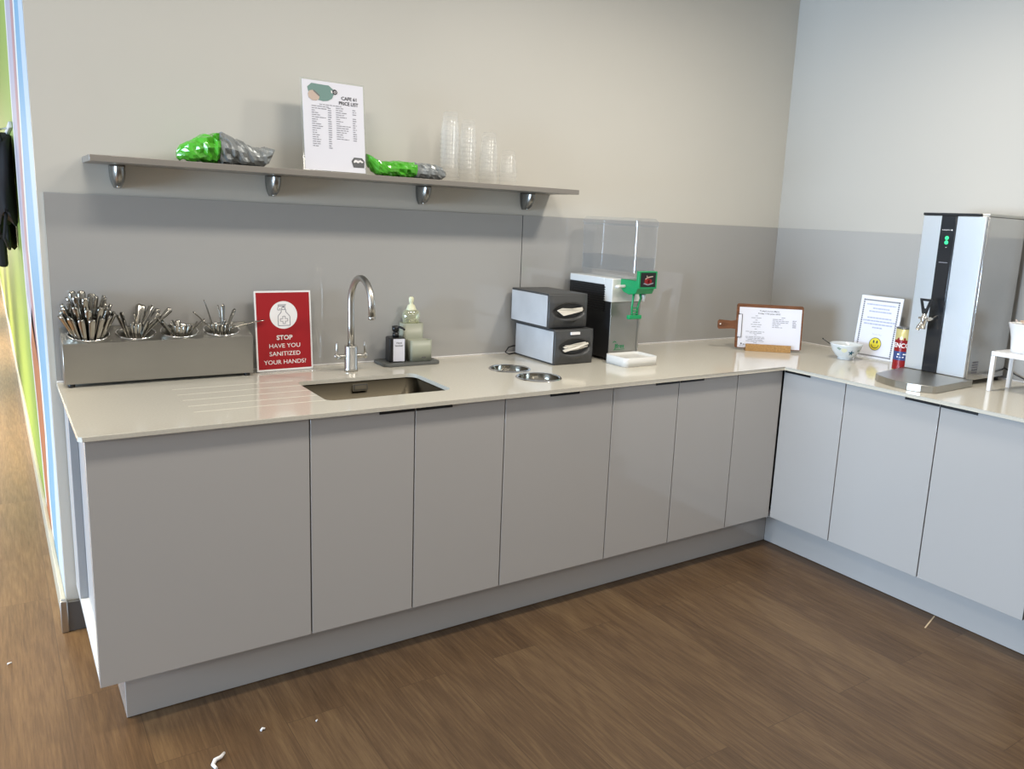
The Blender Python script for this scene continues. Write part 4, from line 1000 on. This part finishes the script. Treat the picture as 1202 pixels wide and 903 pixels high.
# ------------------------------------------------------------------ things on the shelf
SZ = 1.6449
PL = Sheet((1.4555, -0.128, 1.9655), (1, 0.02, 0), (0, -0.10, -1), 0.2345, 0.3185)
t = thing('price_list', 'white cafe price list in a clear stand on the wall shelf', 'sign', (1.573, -0.14, SZ))
b = B(); PL.slab(b, -0.004, -0.0012, -0.012, 1.012, -0.012, 1.0); b.make('acrylic_holder', 'acrylic', t)
b = B(); PL.slab(b, -0.0012, 0, 0.012, 0.988, 0.006, 0.995); b.make('sheet', 'paper', t)
b = B(); b.use('teal')
PL.shape(b, [(.09, .085), (.155, .040), (.43, .045), (.50, .085), (.505, .14), (.475, .185), (.41, .215), (.33, .225), (.24, .215), (.12, .165), (.10, .12)])
b.use('sand'); PL.shape(b, [(.17, .115), (.275, .175), (.27, .205), (.22, .228), (.16, .228), (.105, .20), (.095, .16), (.12, .125)], .0012)
b.use('gunmetal'); PL.line(b, [(.185, .118), (.275, .172)], .022, .0016)
b.use('ink'); PL.disc(b, .522, .110, .040, .0016, 20); b.use('whiteprint'); PL.shape(b, [(.46, .095), (.50, .105), (.50, .125), (.465, .125)], .0014); PL.ring(b, .525, .112, .012, .018, .0020, 14)
b.use('ink'); PL.text(b, 'CAFE 61', 0.755, 0.165, 0.0125, 0.0010, bold=0.02, wmax=0.058); PL.text(b, 'PRICE LIST', 0.740, 0.222, 0.0125, 0.0010, bold=0.02, wmax=0.074)
rn = random.Random(4); b.use('inkgrey')
PL.words(b, .27, .62, .262, .008, rn)
lens = [.27, .25, .05, .12, .13, .22, .09, .07, .14, .17, .15, .07, .07, .11, .09, .13, .12, .12, .10]
for i, l in enumerate(lens):
    y_ = .285+i*.0245; PL.words(b, .145, .145+l, y_, .008, rn); PL.words(b, .40, .455, y_+.012, .009, rn)
lens = [.13, .11, .17, .14, .17, .06, .11, .07, .24, .20, .20, .18, .10, .11, .20]
for i, l in enumerate(lens):
    y_ = .285+i*.0245; PL.words(b, .53, .53+l, y_, .008, rn)
    if i not in (3,): PL.words(b, .80, .86, y_+.004, .009, rn)
b.use('gunmetal')
PL.shape(b, [(.755, .865), (.80, .822), (.93, .822), (.975, .860), (.965, .935), (.785, .935)])
b.use('whiteprint'); PL.shape(b, [(.79, .872), (.81, .848), (.90, .842), (.955, .868), (.93, .880), (.90, .868), (.865, .885), (.83, .872), (.80, .885)], .0012)
b.use('inkgrey'); PL.line(b, [(.83, .84), (.865, .855), (.91, .838)], .012, .0016); PL.words(b, .978, .99, .94, .01, rn)
b.make('print', None, t, recalc=False)
b = B(); b.box(1.462, 1.684, -0.195, -0.135, SZ, SZ+0.003, 0.001); b.make('stand_foot', 'acrylic', t)

def foil_bag(name, label, x0, x1, yc, split, prof, seed, flip_end=False):
    """prof: list of (f, half width y, height z0, z1)"""
    t = thing(name, label, 'bag', ((x0+x1)/2, yc, SZ))
    N_ = 30; K = 20; rings = []
    def interp(f):
        for a, c in zip(prof, prof[1:]):
            if a[0] <= f <= c[0]:
                k = (f-a[0])/(c[0]-a[0]); return [a[i]+(c[i]-a[i])*k for i in (1, 2, 3)]
        return list(prof[-1][1:])
    from mathutils import noise as nz_
    for part, f0, f1, key in (('green_end', 0, split, 'greenbag'), ('grey_wrap', split, 1, 'greybag')):
        b = B(); n = max(10, int(N_*(f1-f0))); rg = []
        for j in range(n+1):
            f = f0+(f1-f0)*j/n; hw, z0, z1 = interp(f); ring = []
            for i in range(K):
                a = 2*PI*i/K; cz = (z0+z1)/2; hz = (z1-z0)/2
                co, sn = cos(a), sin(a); co = math.copysign(abs(co)**.8, co); sn = math.copysign(abs(sn)**.8, sn)
                p = Vector((f*9+seed, co*1.6, sn*1.6))
                cz_ = abs(nz_.noise(p*1.3))*1.6+abs(nz_.noise(p*2.3))*0.8
                k_ = 1.10 - 0.34*cz_
                if (part == 'grey_wrap'): k_ = 1.08-0.24*cz_
                zz = max(z0 if z0 > 0 else 0.0, cz+hz*sn*k_)
                ring.append(b._v((x0+(x1-x0)*f, yc+hw*co*k_, SZ+zz+0.0004)))
            rg.append(ring)
        for j in range(n):
            for i in range(K): b._f([rg[j][i], rg[j][(i+1) % K], rg[j+1][(i+1) % K]], False); b._f([rg[j][i], rg[j+1][(i+1) % K], rg[j+1][i]], False)
        b._f(list(reversed(rg[0]))); b._f(rg[-1]); b.make(part, key, t)
foil_bag('napkin_pack', 'green and grey crumpled plastic pack on the shelf left of the price list', 1.038, 1.352, -0.125, 0.41,
         [(0, .012, .010, .036), (.04, .030, .002, .058), (.12, .045, 0, .072), (.25, .060, 0, .096), (.40, .065, 0, .108), (.50, .065, 0, .104), (.64, .060, 0, .088), (.74, .055, 0, .070), (.80, .050, 0, .066), (.90, .050, .0, .072), (.93, .048, .010, .070), (.97, .044, .034, .068), (1, .030, .052, .066)], 1.3)
foil_bag('napkin_pack', 'green and grey flat plastic pack on the shelf right of the price list', 1.702, 2.025, -0.125, 0.58,
         [(0, .020, .046, .078), (.05, .034, .022, .078), (.11, .046, .004, .064), (.20, .052, 0, .056), (.36, .055, 0, .064), (.58, .055, 0, .062), (.80, .052, 0, .062), (.92, .048, 0, .056), (.97, .044, .004, .044), (1, .030, .012, .030)], 6.1)

# stacks of clear cups, upside down, each cup its own object
def cup_mesh():
    b = B(); h = 0.090; b.use('cup')
    b.lathe([(0.0375, 0.0045), (0.0345, 0.030), (0.0265, h-0.004), (0.0225, h), (0.0, h)], (0, 0, 0), 28, cap0=False, cap1=False)
    b.use('cuprim'); b.lathe([(0.0375, 0.0045), (0.0395, 0.003), (0.0390, 0.0), (0.0370, 0.001)], (0, 0, 0), 28, cap0=False, cap1=False)
    me = bpy.data.meshes.new('clear_cup'); b.bm.to_mesh(me); b.bm.free()
    for k in b.mats: me.materials.append(M_[k])
    return me
cme = cup_mesh()
for (cx, cy, n, dz, lab) in [(2.064, -0.105, 11, 0.0182, 'tallest, leftmost'), (2.152, -0.095, 10, 0.0178, 'second'), (2.249, -0.100, 8, 0.0172, 'third'), (2.346, -0.100, 4, 0.0190, 'short rightmost')]:
    for k in range(n):
        o = link(bpy.data.objects.new('plastic_cup', cme)); o.location = (cx, cy, SZ+0.0002+k*dz); o.rotation_euler = (0, 0, k*0.7)
        if lab == 'second': o.scale = (0.92, 0.92, 1)
        tag(o, 'clear plastic cup in the %s upturned stack on the wall shelf' % lab, 'cup', '%s stack of clear cups' % lab)

# ------------------------------------------------------------------ bits on the floor
b = B(); b.T = Matrix.Translation((3.495, -1.568, 0.0)) @ Matrix.Rotation(math.atan2(0.033, 0.122), 4, 'Z'); b.box(-0.066, 0.066, -0.0028, 0.0028, 0.0004, 0.0022, 0.0006)
tag(b.make('wooden_stirrer', 'wood_stick'), 'wooden stirrer lying on the floor against the right kickboard', 'stirrer')
def scrap(pts, r, lab, z=0.003):
    b = B(); b.tube([(p[0], p[1], max(p[2], r*0.6)+0.0006) for p in pts], [r*(0.5+0.5*sin(PI*(i+.5)/len(pts))) for i in range(len(pts))], 7)
    tag(b.make('paper_scrap', 'whitebright'), lab, 'litter')
scrap([(0.914, -1.025, .003), (0.909, -1.005, .004), (0.918, -0.990, .006), (0.934, -0.988, .008), (0.946, -0.972, .006)], 0.0060, 'largest white scrap on the floor at the bottom edge')
scrap([(1.060, -0.920, .003), (1.066, -0.914, .004), (1.073, -0.917, .003)], 0.0042, 'small white scrap on the floor in front of the left kickboard end')
scrap([(1.212, -0.956, .002), (1.217, -0.952, .002)], 0.0028, 'tiny white crumb on the floor, rightmost of the scraps')
scrap([(0.458, -0.154, .002), (0.470, -0.150, .002)], 0.0026, 'tiny white crumb on the hall floor at the left edge')

# ------------------------------------------------------------------ light
def area(name, loc, size, sy, energy, col, target=None, rot=None):
    l = bpy.data.lights.new(name, 'AREA'); l.shape = 'RECTANGLE'; l.size = size; l.size_y = sy; l.energy = energy; l.color = col
    o = link(bpy.data.objects.new(name, l)); o.location = loc
    if target is not None: o.rotation_euler = (Vector(target)-Vector(loc)).to_track_quat('-Z', 'Y').to_euler()
    elif rot: o.rotation_euler = rot
    return o
for lx, e in ((0.7, 15), (1.9, 15), (3.05, 26)):
    area('ceiling_panel_light', (lx, -1.35, 2.72), 0.50 if lx < 3 else 0.22, 0.22, e, (1.0, 0.93, 0.82), rot=(0, 0, 0))
for lx, e in ((0.7, 14), (2.9, 14)):
    area('ceiling_panel_light', (lx, -4.2, 2.72), 0.6, 0.6, e, (1.0, 0.94, 0.85), rot=(0, 0, 0))
area('window_daylight', (-5.8, -1.15, 1.35), 3.0, 2.0, 740, (0.56, 0.76, 1.0), target=(3.4, -1.15, 0.9))
for hx, hy, e in ((-0.75, 0.1, 75), (-0.8, 2.9, 170), (-0.8, 6.5, 200), (-0.8, 10.5, 200)):
    o = area('hall_panel_light', (hx, hy, 2.72), 0.6, 1.2, e, (1.0, 0.84, 0.58), rot=(0, 0, 0)); o.data.spread = radians(80)
area('hall_window_daylight', (-1.4, 14.3, 1.6), 3.2, 2.6, 420, (1.0, 0.88, 0.66), target=(-1.6, 0, 0.3))
W = bpy.data.worlds.new('room_ambient'); SC.world = W; W.use_nodes = True
bg = W.node_tree.nodes['Background']; bg.inputs['Color'].default_value = (1.0, 0.97, 0.92, 1); bg.inputs['Strength'].default_value = 0.36

# ------------------------------------------------------------------ camera
cam = bpy.data.cameras.new('camera'); co = link(bpy.data.objects.new('camera', cam)); SC.camera = co
F = Vector((0.56542867, 0.8028699, -0.1889189)); R2 = Vector((0.8217857, -0.56794237, 0.04593166)); U2 = Vector((0.0704179, 0.18122193, 0.9809179))
Rm = Matrix((R2, U2, -F)).transposed().to_4x4()
co.matrix_world = Matrix.Translation((0.50274869, -3.0931321, 1.51381667)) @ Rm
cam.sensor_fit = 'HORIZONTAL'; cam.sensor_width = 36; cam.lens = 36*938.827/1202
cam.shift_x = -43.7532/1202; cam.shift_y = -13.3158/1202
cam.clip_start = 0.05; cam.clip_end = 100
SC.view_settings.view_transform = 'Standard'; SC.view_settings.look = 'None'; SC.view_settings.gamma = 1
SC.view_settings.exposure = 0.0; SC.view_settings.use_curve_mapping = False
SC.cycles.transparent_max_bounces = 40
SC.cycles.max_bounces = 10
SC.cycles.use_denoising = True
